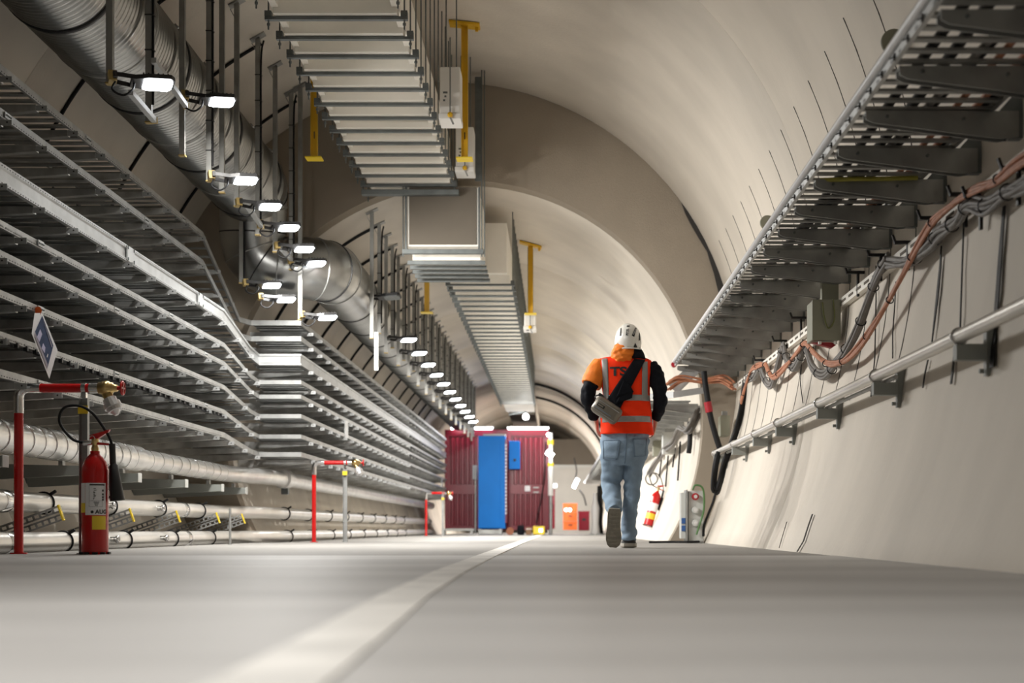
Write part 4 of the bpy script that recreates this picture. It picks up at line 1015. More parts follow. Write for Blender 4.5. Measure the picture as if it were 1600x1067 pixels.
for k, (xa, xb) in enumerate(((-2.76, -2.42), (-2.24, -1.64), (-1.30, -.21))):
    tl = thing('tube_light', ['short tube light on the cabin roof, leftmost', 'tube light on the cabin roof above the blue cabinet', 'longest tube light on the cabin roof, at the right'][k], 'tube light', (0, Y0 - .06, 2.73), 'tube lights on the cabin')
    MB().box(xa, xb, .0, .08, .0, .05, .01).build('fitting', 'white', tl); MB().sweep([(xa + .03, -.02, .0), (xb - .03, -.02, .0)], .03, 10).build('tube', 'tube', tl)
    l = bpy.data.lights.new('tube_light_lamp', 'AREA'); l.shape = 'RECTANGLE'; l.size = xb - xa; l.size_y = .05; l.energy = 11 * (xb - xa); l.color = (.95, .97, 1)
    lo = bpy.data.objects.new('tube_light_lamp', l); COL.objects.link(lo); lo.parent = tl; lo.location = ((xa + xb) / 2, -.07, -.03); lo.rotation_euler = (radians(-40), 0, 0)
MB().box(-2.18, -2.06, Y0 - .12, Y0 - .01, 1.42, 1.78, .01).build('switch_box', 'lightgrey', cb)
MB().box(-.84, -.70, Y0 - .02, Y0, 1.12, 1.26).build('notice_plate', 'paper', cb); MB().box(-.62, -.48, Y0 - .02, Y0, 1.2, 1.23).box(-.62, -.48, Y0 - .02, Y0, 1.08, 1.11).build('handle', 'galv', cb)
MB().sweep(spline([(-.3, Y0 - .03, 2.4), (-.33, Y0 - .04, 1.6), (-.42, Y0 - .05, .9), (-.55, Y0 - .04, .3)], 5), .015, 6).build('cable', 'rubber', cb)
bc = thing('blue_cabinet', 'tall bright blue cabinet in front of the maroon cabin', 'cabinet', (0, 35.9, 0))
xa, xb = -2.0, -1.32
MB().box(xa, xb, 0, .6, .16, 2.50, .012).build('body', 'blue', bc)
MB().box(xa + .02, xb - .12, -.012, 0, .18, 2.46, .004).build('door', 'blue', bc)
MB().box(xb - .10, xb, -.008, .0, .16, 2.5).build('side_post', 'blue', bc)
hs = MB().box(-.018, .018, -.004, 0, -.03, .03).mesh('slot', 'paper')
for k in range(20): link('slot', hs, bc, (xb + .02, -.004, .55 + .09 * k))
MB().box(xb, xb + .045, -.002, .5, .3, 2.42).build('perforated_strip', 'darkred', bc)
MB().box(xa + .03, xb - .1, .02, .5, .02, .13).build('plinth', 'galv_dark', bc); MB().box(xa, xa + .06, .05, .5, 0, .16).box(xb - .16, xb - .08, .05, .5, 0, .16).build('feet', 'galv', bc)
MB().box(xa + .12, xb, .05, .5, 2.5, 2.55).build('top_tray', 'lightgrey', bc)
bp_ = thing('blue_box', 'small blue wall box right of the tall blue cabinet', 'box', (0, 36.35, 0))
MB().box(-1.24, -.96, 0, .2, 1.68, 2.40, .01).build('casing', 'blue', bp_); MB().box(-1.12, -1.06, -.02, 0, 1.88, 1.94).build('lock', 'ink', bp_)
# column and lamps right of the cabin
pc = thing('white_column', 'white upright pipe at the right edge of the cabin', 'pipe', (-.17, 36.3, 0))
MB().sweep([(0, 0, 1.0), (0, 0, 1.75)], .07, 16).build('tube', 'white', pc); MB().sweep([(0, 0, .0), (0, 0, 1.0)], .045, 12).build('stand', 'galv', pc)
MB().lathe([(.08, 1.75), (.08, 1.83)], (0, 0, 0), 'Z', 16).lathe([(.08, 2.3), (.08, 2.42)], (0, 0, 0), 'Z', 16).build('collar', 'cap_yellow', pc); MB().sweep([(0, 0, 1.8), (0, 0, 2.6)], .05, 12).build('neck', 'white', pc)
def bulb(px, py, Y, r, label, shape='round', L=.2, ang=0, watt=8):
    q = P(px, py, Y); o = thing('work_lamp', label, 'lamp', q, 'far work lamps')
    if shape == 'round': MB().lathe([(r * .5, -r * .8), (r, -r * .3), (r, r * .2), (r * .6, r * .8)], (0, 0, 0), 'Y', 16).build('lens', 'tube', o)
    else:
        dv = Vector((cos(radians(ang)), 0, sin(radians(ang)))) * L / 2; MB().sweep([-dv, dv], r, 10).build('lens', 'tube', o)
    MB().box(-r * .7, r * .7, r, r + .08, -r * .7, r * .7).build('housing', 'black', o)
    if watt:
        l = bpy.data.lights.new('work_lamp_lamp', 'POINT'); l.energy = watt; l.shadow_soft_size = .08; lo = bpy.data.objects.new('work_lamp_lamp', l); COL.objects.link(lo); lo.parent = o; lo.location = (0, -.25, -.1)
bulb(821.5, 651, 33.5, .075, 'round work lamp hanging below the far overhead duct', watt=14)
MB().bar(P(795, 648, 33.6), P(822, 643, 33.6), .03, .03).bar(P(822, 643, 33.6), P(822, 648, 33.6), .02, .02).build('bracket_bar', 'strut', label='thin bar carrying the round work lamp under the far duct', cat='bar')
bulb(857, 679, 36.2, .05, 'small round lamp at the top right corner of the cabin', watt=4)
bulb(859, 709, 36.2, .07, 'lamp with twin glow beside the white column', 'bar', .2, -35, 6)
bulb(864.5, 759, 42, .05, 'short lamp low behind the cabin', 'bar', .2, 5, 22)
bulb(899.5, 755, 46, .06, 'slanted tube lamp hanging far behind the walker', 'bar', .32, 65, 32)
MB().sweep(spline([P(899, 747, 46), P(901, 735, 46), P(897, 715, 46)], 4), .02, 6).sweep(spline([P(905, 765, 46), P(912, 775, 46), P(916, 790, 46)], 4), .025, 6).build('power_cord', 'rubber', label='cable of the slanted tube lamp far behind the walker', cat='cable')
# clutter on the floor before and behind the cabin
yb_ = thing('yellow_case', 'yellow tool case on the floor at the cabin corner', 'case', (0, 34.8, 0))
MB().box(-.60, -.31, 0, .3, .01, .22, .02).build('shell', 'cap_yellow', yb_); MB().box(-.44, -.37, -.01, 0, .08, .15).build('glow_patch', 'lens_far', yb_); MB().bar((-.52, .02, .22), (-.40, .02, .22), .02, .03).build('handle', 'black', yb_)  # small glowing patch paints in the bright spot on the case; no lamp
hp = thing('tool_bag', 'dark blue tool bag on the floor before the cabin', 'bag', (0, 35.0, 0)); MB().box(-.99, -.82, 0, .25, .0, .24, .04).build('body', 'jacket_black', hp); MB().torus((-.905, .12, .24), .05, .01, (0, 1, 0), 14, 6, 0, pi).build('handle', 'black', hp)
hp = thing('cable_drum', 'orange cable drum on the floor left of the tool bag', 'drum', (-1.17, 35.1, .095)); MB().lathe([(.095, -.06), (.095, -.05), (.05, -.05), (.05, .05), (.095, .05), (.095, .06)], (0, 0, 0), 'Y', 18).build('drum', mat('drum_brown_orange', (.30, .09, .03), .5), hp); MB().torus((0, 0, 0), .065, .018, (0, 1, 0), 16, 6).build('cable', 'rubber', hp)
hp = thing('cardboard_box', 'small brown box between tool bag and yellow case', 'box', (0, 35.1, 0)); MB().box(-.78, -.64, 0, .2, 0, .19, .008).build('carton', mat('brown_card', (.28, .16, .09), .8), hp); MB().box(-.78, -.64, -.003, 0, .14, .16).build('tape', 'paper', hp)
bn = thing('workbench', 'low grey bench along the foot of the cabin', 'bench', (0, 35.6, 0)); MB().box(-2.9, -2.1, 0, .4, .10, .16, .008).build('top', 'lightgrey', bn)
for x in (-2.85, -2.15): MB().box(x - .03, x + .03, .02, .38, 0, .10).build('leg', 'galv_dark', bn)
st_ = thing('thin_stand', 'thin upright stand just left of the blue cabinet', 'stand', (-2.06, 35.7, 0)); MB().sweep([(0, 0, 0), (0, 0, 1.7)], .02, 8).build('pole', 'galv', st_); MB().box(-.08, .08, -.08, .08, 0, .02).build('foot', 'galv_dark', st_)
# far end: partition, crates, machines
pt = thing('partition', 'pale partition closing the tunnel far behind the crates', 'partition', (0, 50, 0))
MB().box(-.35, 1.5, 0, .1, 0, 2.35).build('panel', 'far_wall', pt); MB().box(-.35, 1.5, -.05, 0, 2.3, 2.4).build('top_rail', 'lightgrey', pt); MB().box(-.35, 1.5, 0, .1, 2.4, 3.3).build('upper_panel', 'grey_panel', pt)
mx = MB().box(-.02, .34, 0, 1, 0, 1, .02).mesh('crate_shell', 'orange_box')
for k, (px0, px1, py0, py1, Y, m, lab) in enumerate(((880, 902, 786, 800, 46, 'orange_box', 'orange crate on top of the far stack'), (880, 902, 800, 814, 46, 'orange_box', 'orange crate in the middle of the far stack'), (880, 902, 814, 828, 46, 'orange_box', 'orange crate at the bottom of the far stack'), (904, 921, 798, 829, 47, 'darkred', 'dark red machine beside the far orange crates'), (855, 867, 764, 826, 44, 'darkred', 'narrow maroon panel behind the cabin corner'))):
    a = P(px0, py1, Y); b = P(px1, py0, Y); cr = thing('crate' if k < 3 else 'machine' if k == 3 else 'panel', lab, 'crate' if k < 3 else 'machine' if k == 3 else 'panel', (0, Y, max(0, a.z)))
    hgt = b.z - max(0, a.z); zz = 0
    MB().box(a.x, b.x, 0, .5, 0, hgt - .012, .015).build('shell', m, cr)
    MB().box(a.x - .01, b.x + .01, -.01, .51, hgt - .05, hgt - .01).build('rim', m, cr); MB().box((a.x + b.x) / 2 - .06, (a.x + b.x) / 2 + .06, -.015, 0, hgt * .5, hgt * .62).build('handle', 'ink', cr)
for k, (px, hgt, m, lab) in enumerate(((930, 1.1, 'white', 'pale drum far behind the walker'), (937, 1.3, 'rubber', 'black wrapped stand far behind the walker'))):
    q = P(px, 828, 37.5); o = thing('far_stand', lab, 'stand', (q.x, 37.5 + k * .5, 0)); MB().lathe([(.10, 0), (.12, .05), (.09, .3), (.11, .7), (.06, .9), (.05, hgt)], n=14).build('body', m, o); MB().box(-.15, .15, -.1, .1, 0, .03).build('base', 'galv_dark', o)
for k, px in enumerate((884.5, 890.5)):
    q = P(px, 796.5, 45.6); MB().lathe([(.02, -.02), (.05, -.01), (.05, .02)], (0, 0, 0), 'Y', 14).build('work_lamp', 'tube', None, q, label=['left', 'right'][k] + ' tiny bright lamp in front of the orange crates', cat='lamp', group='tiny lamps at the crates')
# ================================================================ the walking person, seen from behind
PY = 11.48
def Q(px, py, dy=0.0): return P(px, py, PY + dy)
person = thing('person', 'person in white helmet, orange vest and blue jeans walking away down the tunnel', 'person')
RY = (0, 1, 0)
# ---- body: one continuous skin surface
bd = MB()
bd.sweep([Q(977, 690), Q(977, 660), Q(977, 620), Q(977, 585), Q(978, 566)], 0, 20, ell=[(.15, .10), (.145, .095), (.15, .10), (.165, .10), (.10, .075)], ref=RY)
bd.sweep([Q(978, 572), Q(980, 552, .01), Q(981, 540, .02)], [.07, .062, .06], 16)
hc = Q(981, 529, .02)
bd.sweep([hc + Vector((0, .01, z)) for z in (-.115, -.10, -.06, 0, .05, .085, .10)], 0, 20, ell=[(.03, .04), (.05, .075), (.068, .092), (.078, .10), (.072, .092), (.045, .06), (.02, .03)], ref=RY)
bd.sweep([hc + Vector((0, .10, .01)), hc + Vector((0, .128, -.03)), hc + Vector((0, .118, -.04))], [.012, .016, .012], 10)      # nose
for sx in (-1, 1):
    bd.sweep([hc + Vector((sx * .078, -.005, .02)), hc + Vector((sx * .09, -.015, -.01)), hc + Vector((sx * .078, -.003, -.045))], [.012, .016, .010], 8)   # ears
armL = [Q(938, 572, .0), Q(926, 590, -.03), Q(918, 615, -.07), Q(923, 635, -.02), Q(931, 655, .05)]
armR = [Q(1018, 575, .0), Q(1027, 592, -.03), Q(1032, 617, -.07), Q(1029, 637, -.02), Q(1024, 656, .05)]
for ar in (armL, armR): bd.sweep(spline(ar, 4), [.055 - .028 * i / 16 for i in range(17)], 14)
def hand(mb, w, d, out, side):
    """palm with four bent fingers and a thumb; w wrist, d finger direction, out back of the hand"""
    d = d.normalized(); b = d.cross(out).normalized(); n = b.cross(d).normalized()
    mb.sweep([w - d * .01, w + d * .03, w + d * .07, w + d * .09], 0, 12, ell=[(.026, .02), (.036, .017), (.040, .015), (.036, .011)], ref=tuple(n))
    for k, (o_, L) in enumerate(((-.03, .066), (-.01, .078), (.011, .073), (.031, .056))):
        p0 = w + d * .082 + b * o_; p1 = p0 + d * L * .45 - n * .006; p2 = p1 + (d * .8 - n * .5).normalized() * L * .33; p3 = p2 + (d * .5 - n * .85).normalized() * L * .25
        mb.sweep([p0, p1, p2, p3], [.0095, .009, .0082, .006], 8)
    t0 = w + d * .025 + b * side * .032; t1 = t0 + (d * .7 + b * side * .7).normalized() * .04; t2 = t1 + (d * .95 + b * side * .2).normalized() * .032
    mb.sweep([t0, t1, t2], [.0115, .0105, .0075], 8)
hand(bd, Q(931.5, 657, .06), Vector((.12, .45, -.85)), Vector((-1, .1, -.1)), 1)
hand(bd, Q(1024, 658, .06), Vector((-.10, .45, -.85)), Vector((1, .1, -.1)), -1)
legL = [Q(959, 690, .0), Q(957, 725, .03), Q(954, 757, .06), Q(956, 776, -.04), Q(960, 797, -.19)]
legR = [Q(993, 690, .0), Q(989, 730, .01), Q(988, 760, .02), Q(985, 800, -.01), Q(983, 843, -.02)]
for lg in (legL, legR): bd.sweep(spline(lg, 4), [.066 - .032 * i / 16 for i in range(17)], 14)
bd.sweep([Q(983, 845, -.05), Q(983, 850, .02), Q(983, 852, .13)], [.035, .035, .025], 10)
bd.sweep([Q(960, 800, -.20), Q(959, 820, -.20), Q(958, 842, -.19)], [.035, .033, .025], 10)
bme = remesh(bd, .0065, 2, .5); bme.materials.append(M['skin']); link('body', bme, person)
for sx in (-1, 1):
    MB().lathe([(.004, -.010), (.010, -.006), (.012, 0), (.010, .006)], hc + Vector((sx * .032, .098, .012)), 'Y', 12).build('eye', 'white', person)
MB().bar(hc + Vector((-.025, .112, -.072)), hc + Vector((.025, .112, -.072)), .006, .006).build('mouth', 'socket_red', person)
MB().sweep([hc + Vector((0, -.012, z)) for z in (-.085, -.05, 0, .05)], 0, 20, ell=[(.055, .075), (.076, .10), (.085, .105), (.078, .10)], ref=RY).build('hair', 'hair', person)
# ---- jeans
jn = MB()
jn.sweep([Q(977, 668), Q(977, 680, -.005), Q(976.5, 695, -.012), Q(975, 712, -.008), Q(974, 726, .0)], 0, 32, ell=[(.190, .125), (.194, .135), (.194, .145), (.185, .135), (.165, .11)], ref=RY)
def cl(pts, rads, n=22):
    sp = spline(pts, 6); m = len(sp) - 1; k = len(rads) - 1
    rr = []
    for i in range(m + 1):
        u = i / m * k; a = min(int(u), k - 1); rr.append(rads[a] + (rads[a + 1] - rads[a]) * (u - a))
    return sp, rr
sp, rr = cl([Q(958, 706, -.01), Q(957, 733, .02), Q(954, 757, .05), Q(955.5, 774, -.03), Q(959, 791, -.16), Q(960.5, 799, -.23)], [.100, .094, .080, .074, .066, .058]); jn.sweep(sp, [r * (1 + .02 * sin(i * 1.1) * (1 if i > 9 else .2)) for i, r in enumerate(rr)], 22)
sp, rr = cl([Q(994, 706, -.005), Q(990, 733, .0), Q(988, 760, .015), Q(986, 786, .0), Q(983.5, 815, -.015), Q(982.5, 843.5, -.02)], [.092, .078, .067, .064, .060, .062]); jn.sweep(sp, [r * (1 + .018 * sin(i * 1.2) * (1 if i > 9 else .2)) for i, r in enumerate(rr)], 22)
def wrinkle(me, amp, sc, seed=0, zs=1.0):
    from mathutils import noise
    me.update()
    cs = [v.co.copy() for v in me.vertices]; ns = [v.normal.copy() for v in me.vertices]; flat = []
    for c_, n_ in zip(cs, ns): flat.extend(c_ + n_ * amp * noise.noise(Vector((c_.x * sc, c_.y * sc * .6, c_.z * sc * zs + seed))))
    me.vertices.foreach_set('co', flat); me.update(); return me
jme = wrinkle(remesh(jn, .008, 3, .5), .013, 13, 3, 1.7); jme.materials.append(M['jeans']); jo = link('jeans', jme, person)
def bvh_of(me): return BVHTree.FromPolygons([v.co for v in me.vertices], [p.vertices[:] for p in me.polygons])
def drape(rows, bvh, off, th, name, m, parent, dy=-.14, smooth=True, fallback=None):
    """a patch of cloth laid on the back of what bvh holds; rows of (px, py)"""
    vs = []; nr, nc = len(rows), len(rows[0]); last = PY + dy
    for layer in (0, 1):
        for r in rows:
            for (px, py) in r:
                q = Q(px, py, dy); hit = bvh.ray_cast(Vector((q.x, PY - 2, q.z)), Vector((0, 1, 0)))
                if hit[0] is not None: last = hit[0].y
                elif fallback is not None: last = PY + fallback
                vs.append((q.x, last - off + (th if layer else 0), q.z))
    N = nr * nc; fs = []
    for i in range(nr - 1):
        for j in range(nc - 1):
            a = i * nc + j; fs += [(a, a + 1, a + nc + 1, a + nc), (N + a, N + a + nc, N + a + nc + 1, N + a + 1)]
    for i in range(nr - 1):
        for j in (0, nc - 1): a = i * nc + j; fs.append((a, a + nc, N + a + nc, N + a))
    for j in range(nc - 1):
        for i in (0, nr - 1): a = i * nc + j; fs.append((a, a + 1, N + a + 1, N + a))
    return MB().add(vs, fs, smooth).build(name, m, parent)
def quad_rows(a, b, c, d, n=8, m=8):
    """grid between corners a (top left) b (top right) c (bottom right) d (bottom left)"""
    return [[((a[0] * (1 - u) + b[0] * u) * (1 - t) + (d[0] * (1 - u) + c[0] * u) * t, (a[1] * (1 - u) + b[1] * u) * (1 - t) + (d[1] * (1 - u) + c[1] * u) * t) for u in [j / m for j in range(m + 1)]] for t in [i / n for i in range(n + 1)]]
jb_ = bvh_of(jme)
for cs in (((942, 688), (968, 688.5), (964, 718), (943.5, 717)), ((989, 686), (1011, 684), (1009, 712), (991, 714))):
    drape(quad_rows(*cs), jb_, .006, .008, 'back_pocket', 'jeans', jo, -.1); a, b, c, e_ = cs
    for s0, s1 in ((a, b), (b, c), (c, e_), (e_, a)):
        w_ = .55; dx, dy_ = s1[0] - s0[0], s1[1] - s0[1]; L = math.hypot(dx, dy_); nx, ny = -dy_ / L * w_, dx / L * w_
        drape(quad_rows((s0[0] - nx, s0[1] - ny), (s1[0] - nx, s1[1] - ny), (s1[0] + nx, s1[1] + ny), (s0[0] + nx, s0[1] + ny), 1, 8), jb_, .008, .004, 'stitching', 'jeans_dark', jo, -.1)
drape(quad_rows((978, 678), (979.6, 678), (976.5, 728), (975, 728), 14, 1), jb_, .003, .004, 'centre_seam', 'jeans_dark', jo, -.1)
# ---- jacket (dark) with orange upper sleeve and hood
jk = MB()
jk.sweep([Q(978, 668), Q(978, 640), Q(978, 610), Q(977, 580), Q(976, 566), Q(977, 560)], 0, 28, ell=[(.19, .125), (.18, .12), (.178, .125), (.20, .12), (.18, .10), (.11, .08)], ref=RY)
for pts in ([Q(940, 570, .0), Q(930, 586, -.03), Q(919, 612, -.075), Q(921, 630, -.04), Q(930, 653, .04)], [Q(1015, 572, .0), Q(1024, 586, -.03), Q(1031, 614, -.075), Q(1031, 632, -.04), Q(1024.5, 654, .04)]):
    sp, rr = cl(pts, [.072, .070, .060, .056, .044]); jk.sweep(sp, [r * (1 + .045 * sin(i * 2.3)) for i, r in enumerate(rr)], 18)
jkm = wrinkle(remesh(jk, .008, 2, .5), .012, 22, 9); jkm.materials.append(M['jacket_black']); link('jacket', jkm, person)
sl_ = MB(); sp, rr = cl([Q(941, 569, .0), Q(932, 583, -.028), Q(926.5, 595, -.045), Q(923.5, 602, -.056)], [.082, .088, .086, .083]); sl_.sweep(sp, rr, 20)
slm = wrinkle(remesh(sl_, .008, 2, .5), .008, 18, 4); slm.materials.append(M['jacket_orange']); link('upper_sleeve', slm, person, label='orange upper left sleeve')
# ---- hi-vis vest
vz = [(679, 979.5, .213, .150), (676, 979.3, .214, .150), (660, 978.5, .208, .148), (645, 978.3, .203, .146), (628, 979, .195, .146), (614, 979, .190, .148), (600, 977.5, .200, .150), (585, 976, .218, .148), (574, 975.5, .228, .138), (567, 975.5, .228, .122), (563, 975.7, .218, .105), (559.5, 976.5, .175, .088), (556.5, 978, .115, .07), (554, 979, .07, .05)]
vm = MB(); n = 56; vs = []
for (py, pxc, a, b) in vz:
    c_ = Q(pxc, py, -.005)
    for k in range(n):
        t = 2 * pi * k / n; ct, s_ = cos(t), sin(t); e2 = .78
        vs.append((c_.x + a * math.copysign(abs(ct) ** e2, ct), c_.y + b * math.copysign(abs(s_) ** e2, s_), c_.z))
vm.add(vs, [(i * n + k, i * n + (k + 1) % n, (i + 1) * n + (k + 1) % n, (i + 1) * n + k) for i in range(len(vz) - 1) for k in range(n)] + [list(range(n))[::-1], [(len(vz) - 1) * n + k for k in range(n)]], True)
vme = vm.mesh('vest', 'vest')
bm = bmesh.new(); bm.from_mesh(vme); bmesh.ops.subdivide_edges(bm, edges=bm.edges[:], cuts=1, use_grid_fill=True, smooth=.5); bm.to_mesh(vme); bm.free()
vme.polygons.foreach_set('use_smooth', [True] * len(vme.polygons)); wrinkle(vme, .010, 11, 1, .7)
vo = link('vest', vme, person, label='fluorescent orange-red vest'); vb = bvh_of(vme)
drape(quad_rows((940, 558.5), (949.5, 558), (951.5, 620), (943.5, 620), 18, 4), vb, .003, .006, 'reflective_band', 'reflect', vo)
drape(quad_rows((1003.5, 565), (1012.5, 563.5), (1012.8, 626), (1003, 626), 18, 4), vb, .003, .006, 'reflective_band', 'reflect', vo)
drape(quad_rows((940.5, 617), (1016.0, 616.5), (1015.6, 625.8), (940.5, 626), 4, 26), vb, .003, .006, 'reflective_band', 'reflect', vo)
drape(quad_rows((939, 650.5), (1019.2, 649.5), (1019.6, 658.8), (939, 659.5), 4, 26), vb, .003, .006, 'reflective_band', 'reflect', vo)
def on_back(body, size, px, py, bvh, off, m, parent, rotz=0, bold=0, name='lettering', sx=1.0, dy=-.15):
    me = text_mesh(body, size, bold); c_ = Q(px, py, dy); cr, sr = cos(radians(rotz)), sin(radians(rotz))
    bm = bmesh.new(); bm.from_mesh(me); bmesh.ops.triangulate(bm, faces=bm.faces[:]); bmesh.ops.subdivide_edges(bm, edges=bm.edges[:], cuts=2, use_grid_fill=True); bm.to_mesh(me); bm.free()
    last = PY + dy
    for v in me.vertices:
        x, y = v.co.x * sx, v.co.y; X = c_.x + x * cr - y * sr; Z = c_.z + x * sr + y * cr
        h = bvh.ray_cast(Vector((X, PY - 2, Z)), Vector((0, 1, 0)))
        if h[0] is not None: last = h[0].y
        v.co = (X, last - off, Z)
    me.materials.clear(); me.materials.append(M[m]); return link(name, me, parent)
on_back('TS', .098, 966.5, 580.8, vb, .004, 'ink', vo, 0, .0035, sx=1.28)
# ---- hood and collar
hd = MB()
hd.sweep([Q(975, 568.5, -.10), Q(974, 563, -.10), Q(973, 557, -.08), Q(975, 551, -.045), Q(977, 549, -.02)], 0, 24, ell=[(.030, .02), (.075, .05), (.098, .075), (.092, .09), (.082, .085)], ref=RY)
hd.torus(Q(976, 555, -.03), .083, .022, (0, -.25, 1), 26, 10)
hme = wrinkle(remesh(hd, .006, 2, .5), .012, 26, 5, 1.6); hme.materials.append(M['jacket_orange']); link('hood', hme, person, label='orange hood lying on the shoulders')
ck = MB(); ck.sweep([Q(995, 566, -.05), Q(994, 556, -.02), Q(992, 547, .01)], 0, 18, ell=[(.085, .085), (.065, .08), (.05, .075)], ref=RY)
ckm = wrinkle(remesh(ck, .008, 2, .5), .006, 20, 2); ckm.materials.append(M['jacket_black']); link('collar', ckm, person)
# ---- helmet
hm = MB(); hcen = Q(981.3, 530, .0); n = 40; vs = []; lev = 20
for i in range(lev + 1):
    u = i / lev                         # 0 rim, 1 crown
    z = -.088 + .212 * u; k = max(0.0, 1 - max(0, (z + .03) / .156) ** 2.3) if z > -.03 else 1 - .10 * ((-.03 - z) / .058) ** 1.5
    f = k ** .5 if z > -.03 else k
    f = max(f, .05)
    for j in range(n):
        t = 2 * pi * j / n; rx, ry = .108 * f, .138 * f
        bump = 1 + .03 * max(0, 1 - abs(cos(t)) * 3.2) * (1 if z > -.02 else 0)
        vs.append((hcen.x + rx * cos(t) * 1.0, hcen.y + ry * sin(t) * bump, hcen.z + z + (.0 if u > .05 else -.004 * sin(t))))
hm.add(vs, [(i * n + k, i * n + (k + 1) % n, (i + 1) * n + (k + 1) % n, (i + 1) * n + k) for i in range(lev) for k in range(n)] + [[lev * n + k for k in range(n)]], True)
hmm = hm.mesh('helmet', 'helmet'); ho = link('helmet', hmm, person, label='white safety helmet with black vents'); hb_ = bvh_of(hmm)
MB().sweep([(hcen.x + .107 * cos(2 * pi * j / 32), hcen.y + .137 * sin(2 * pi * j / 32), hcen.z - .088) for j in range(33)], .006, 8, caps=False).build('rim', 'helmet', ho)
tri = lambda a, b, c, n=5: quad_rows(a, a, b, c, n, n)
for cs in (((965.6, 533.5), (967.8, 541.5), (962.8, 541)), ((992.8, 535), (996.6, 541.5), (990, 542.8))): drape(tri(*cs), hb_, .003, .004, 'vent', 'vent', ho)
drape(quad_rows((993.5, 509.5), (996, 510), (991.2, 526), (987.3, 524), 8, 3), hb_, .003, .004, 'vent', 'vent', ho)
drape(quad_rows((994, 511.5), (995.2, 512), (990.8, 522.5), (989, 522), 8, 3), hb_, .005, .004, 'vent_grille', 'reflect', ho)
drape(quad_rows((970.2, 511), (971.5, 510.5), (970.6, 523.5), (968.0, 523.8), 8, 3), hb_, .003, .004, 'vent', 'vent', ho)
drape(quad_rows((999.5, 517), (1001, 519), (1001.2, 529), (998.6, 531.5), 8, 3), hb_, .003, .004, 'side_clip', 'vent', ho)
drape(quad_rows((980, 506.8), (984.6, 506.8), (984, 509.3), (979.6, 509.3), 4, 4), hb_, .003, .004, 'marking', 'vent', ho)
drape(quad_rows((973.5, 540.5), (981.5, 540.5), (981, 543.5), (974, 543.5), 4, 6), hb_, .004, .004, 'rear_tab', 'helmet', ho)
on_back('PETZL', .026, 980.2, 519, hb_, .004, 'ink', ho, 84, .0012, sx=.80, dy=-.12)
# ---- shoes
def shoe(name, origin, ax, ay, az):
    """local x across, y heel to toe, z up from the sole"""
    mt = lambda x, y, z: tuple(origin + ax * x + ay * y + az * z)
    s_ = thing('tmp', None, None); s_.name = 'shoe'; s_.parent = person
    out = [(.0, -.0, .033), (.03, -.0, .043), (.08, .0, .042), (.14, .002, .043), (.19, .004, .050), (.235, .006, .050), (.27, .006, .040), (.29, .005, .022)]
    ring = [(c - w_, y) for y, c, w_ in out] + [(c + w_, y) for y, c, w_ in out][::-1]
    def slab(sc, z0, z1, m, nm):
        N = len(ring); cx_, cy_ = .002, .145
        vs = [mt(cx_ + (x - cx_) * sc, cy_ + (y - cy_) * sc, z) for z in (z0, z1) for x, y in ring]
        return MB().add(vs, [list(range(N))[::-1], list(range(N, 2 * N))] + [(i, (i + 1) % N, (i + 1) % N + N, i + N) for i in range(N)]).build(nm, m, s_)
    slab(1.04, 0, .012, 'sole', 'outsole'); slab(1.05, .012, .034, 'shoe_rim', 'midsole')
    for k in range(9): # tread bars
        y = .02 + k * .03; w_ = interp(y, [(a, c_) for a, b, c_ in out]) * .8
        MB().add([mt(-w_, y, -.004), mt(w_, y, -.004), mt(w_, y + .014, -.004), mt(-w_, y + .014, -.004), mt(-w_, y, .004), mt(w_, y, .004), mt(w_, y + .014, .004), mt(-w_, y + .014, .004)], [(0, 1, 2, 3), (7, 6, 5, 4), (0, 4, 5, 1), (1, 5, 6, 2), (2, 6, 7, 3), (3, 7, 4, 0)]).build('tread', 'sole', s_)
    up = MB(); st_ = [(.0, .028, .05), (.03, .04, .105), (.07, .043, .11), (.12, .042, .085), (.17, .046, .062), (.22, .048, .050), (.26, .040, .042), (.285, .02, .036)]
    vs = []; N = 14
    for y, w_, h in st_:
        for k in range(N):
            t = pi * k / (N - 1); vs.append(mt(.003 + w_ * cos(t), y, .03 + (h - .02) * max(0.0, sin(t)) ** .7))
    up.add(vs, [(i * N + k, i * N + k + 1, (i + 1) * N + k + 1, (i + 1) * N + k) for i in range(len(st_) - 1) for k in range(N - 1)] + [list(range(N)), [(len(st_) - 1) * N + k for k in range(N)]], True)
    up.build('upper', 'shoe', s_)
    return s_
X_, Y_, Z_ = Vector((1, 0, 0)), Vector((0, 1, 0)), Vector((0, 0, 1))
o = Q(983.3, 856, -.06); o.z = .0045
shoe('shoe', o, X_ * 1.25, Y_, Z_)
ay = Vector((-.06, .10, -1)).normalized(); az = Vector((0, 1, .10)).normalized(); ax = ay.cross(az)
az = ax.cross(ay); so_ = Q(960.5, 796, -.29)
shoe('shoe', so_, ax * 1.18, ay * 1.02, az)
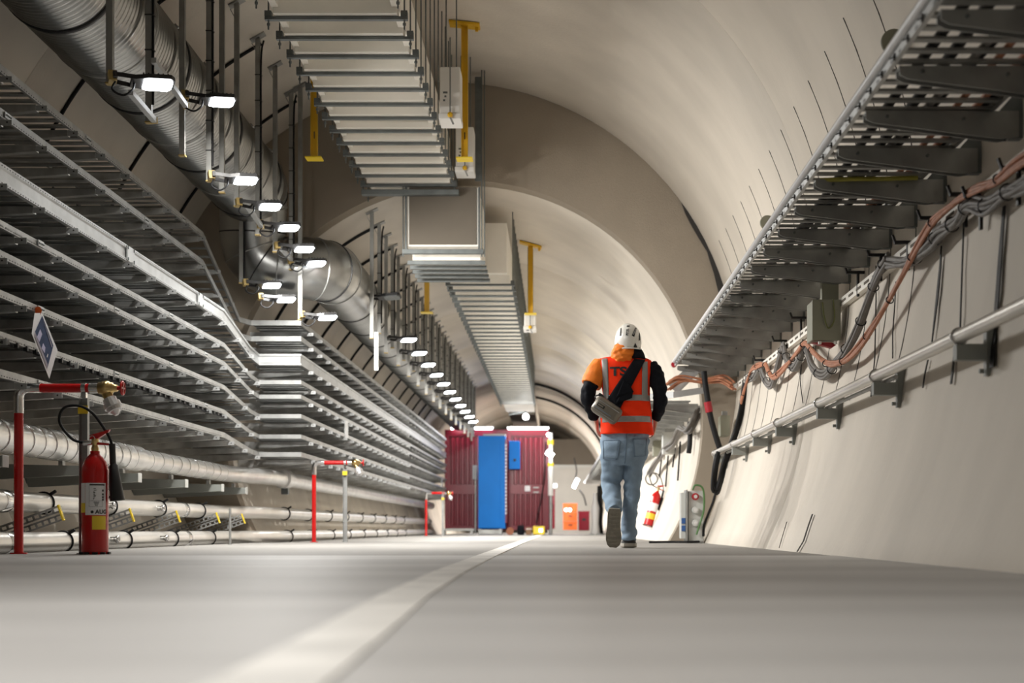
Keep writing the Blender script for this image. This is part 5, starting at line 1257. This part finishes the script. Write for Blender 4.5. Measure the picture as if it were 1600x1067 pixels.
# ---- bag worn across the back
bag = thing('crossbody_bag', 'taupe crossbody bag on a wide black strap worn by the walker', 'bag')
drape(quad_rows((991, 560), (1009, 561), (968, 640), (949, 623), 22, 8), vb, .010, .010, 'strap', 'jacket_black', bag, fallback=-.12)
drape(quad_rows((990, 548), (1004, 549), (1010, 562), (990, 562), 8, 6), bvh_of(ckm), .008, .012, 'strap', 'jacket_black', bag, fallback=-.08)
drape(quad_rows((974, 594), (983, 600), (990, 613), (962, 622), 6, 8), vb, .018, .016, 'strap_pad', 'jacket_black', bag)
drape(quad_rows((974, 598), (989, 611), (987.5, 622), (962, 632), 6, 8), vb, .017, .016, 'strap_pad', 'jacket_black', bag)
c_ = Q(948, 641, -.215)
bgm = MB().box(-.118, .118, -.05, .05, -.072, .072, .034); bo = bgm.build('pouch', 'bag', bag)
for p in bo.data.polygons: p.use_smooth = True
Rm = Matrix.Translation(c_) @ Matrix.Rotation(radians(34), 4, 'Y') @ Matrix.Rotation(radians(-6), 4, 'Z')
bo.matrix_local = Rm
def bp(mb, name, m): o = mb.build(name, m, bo); return o
bp(MB().box(-.10, .10, -.054, -.046, .03, .036), 'zip', 'galv'); bp(MB().box(-.10, .06, -.056, -.046, -.03, -.026), 'seam', 'jeans_dark')
bp(MB().box(-.085, -.02, -.058, -.046, -.012, .012, .002), 'logo_plate', 'ink'); bp(MB().box(-.078, -.03, -.060, -.057, -.006, .006), 'logo_mark', 'bag')
bp(MB().box(-.10, .10, -.0535, -.05, -.05, -.046), 'seam', 'galv'); bp(MB().torus((-.118, 0, .045), .018, .005, (0, 1, 0), 14, 6), 'ring', 'black'); bp(MB().box(-.125, -.085, -.02, .02, .06, .085, .004), 'buckle', 'black')
# ================================================================ origins of the grouped things at their bases
bpy.context.view_layer.update()
kids = {}
for o in bpy.data.objects:
    if o.parent is not None: kids.setdefault(o.parent, []).append(o)
def descend(o):
    for c in kids.get(o, []):
        yield c; yield from descend(c)
for o in list(bpy.data.objects):
    if o.parent is None and o.type == 'EMPTY' and o.location.length < 1e-6 and tuple(o.rotation_euler) == (0, 0, 0):
        lo = Vector((1e9,) * 3); hi = Vector((-1e9,) * 3)
        for c in descend(o):
            if c.type != 'MESH': continue
            for b in c.bound_box:
                q = c.matrix_world @ Vector(b)
                lo = Vector(map(min, lo, q)); hi = Vector(map(max, hi, q))
        if lo.x > 1e8: continue
        base = Vector(((lo.x + hi.x) / 2, (lo.y + hi.y) / 2, lo.z))
        o.location = base
        for c in kids.get(o, []): c.location = c.location - base
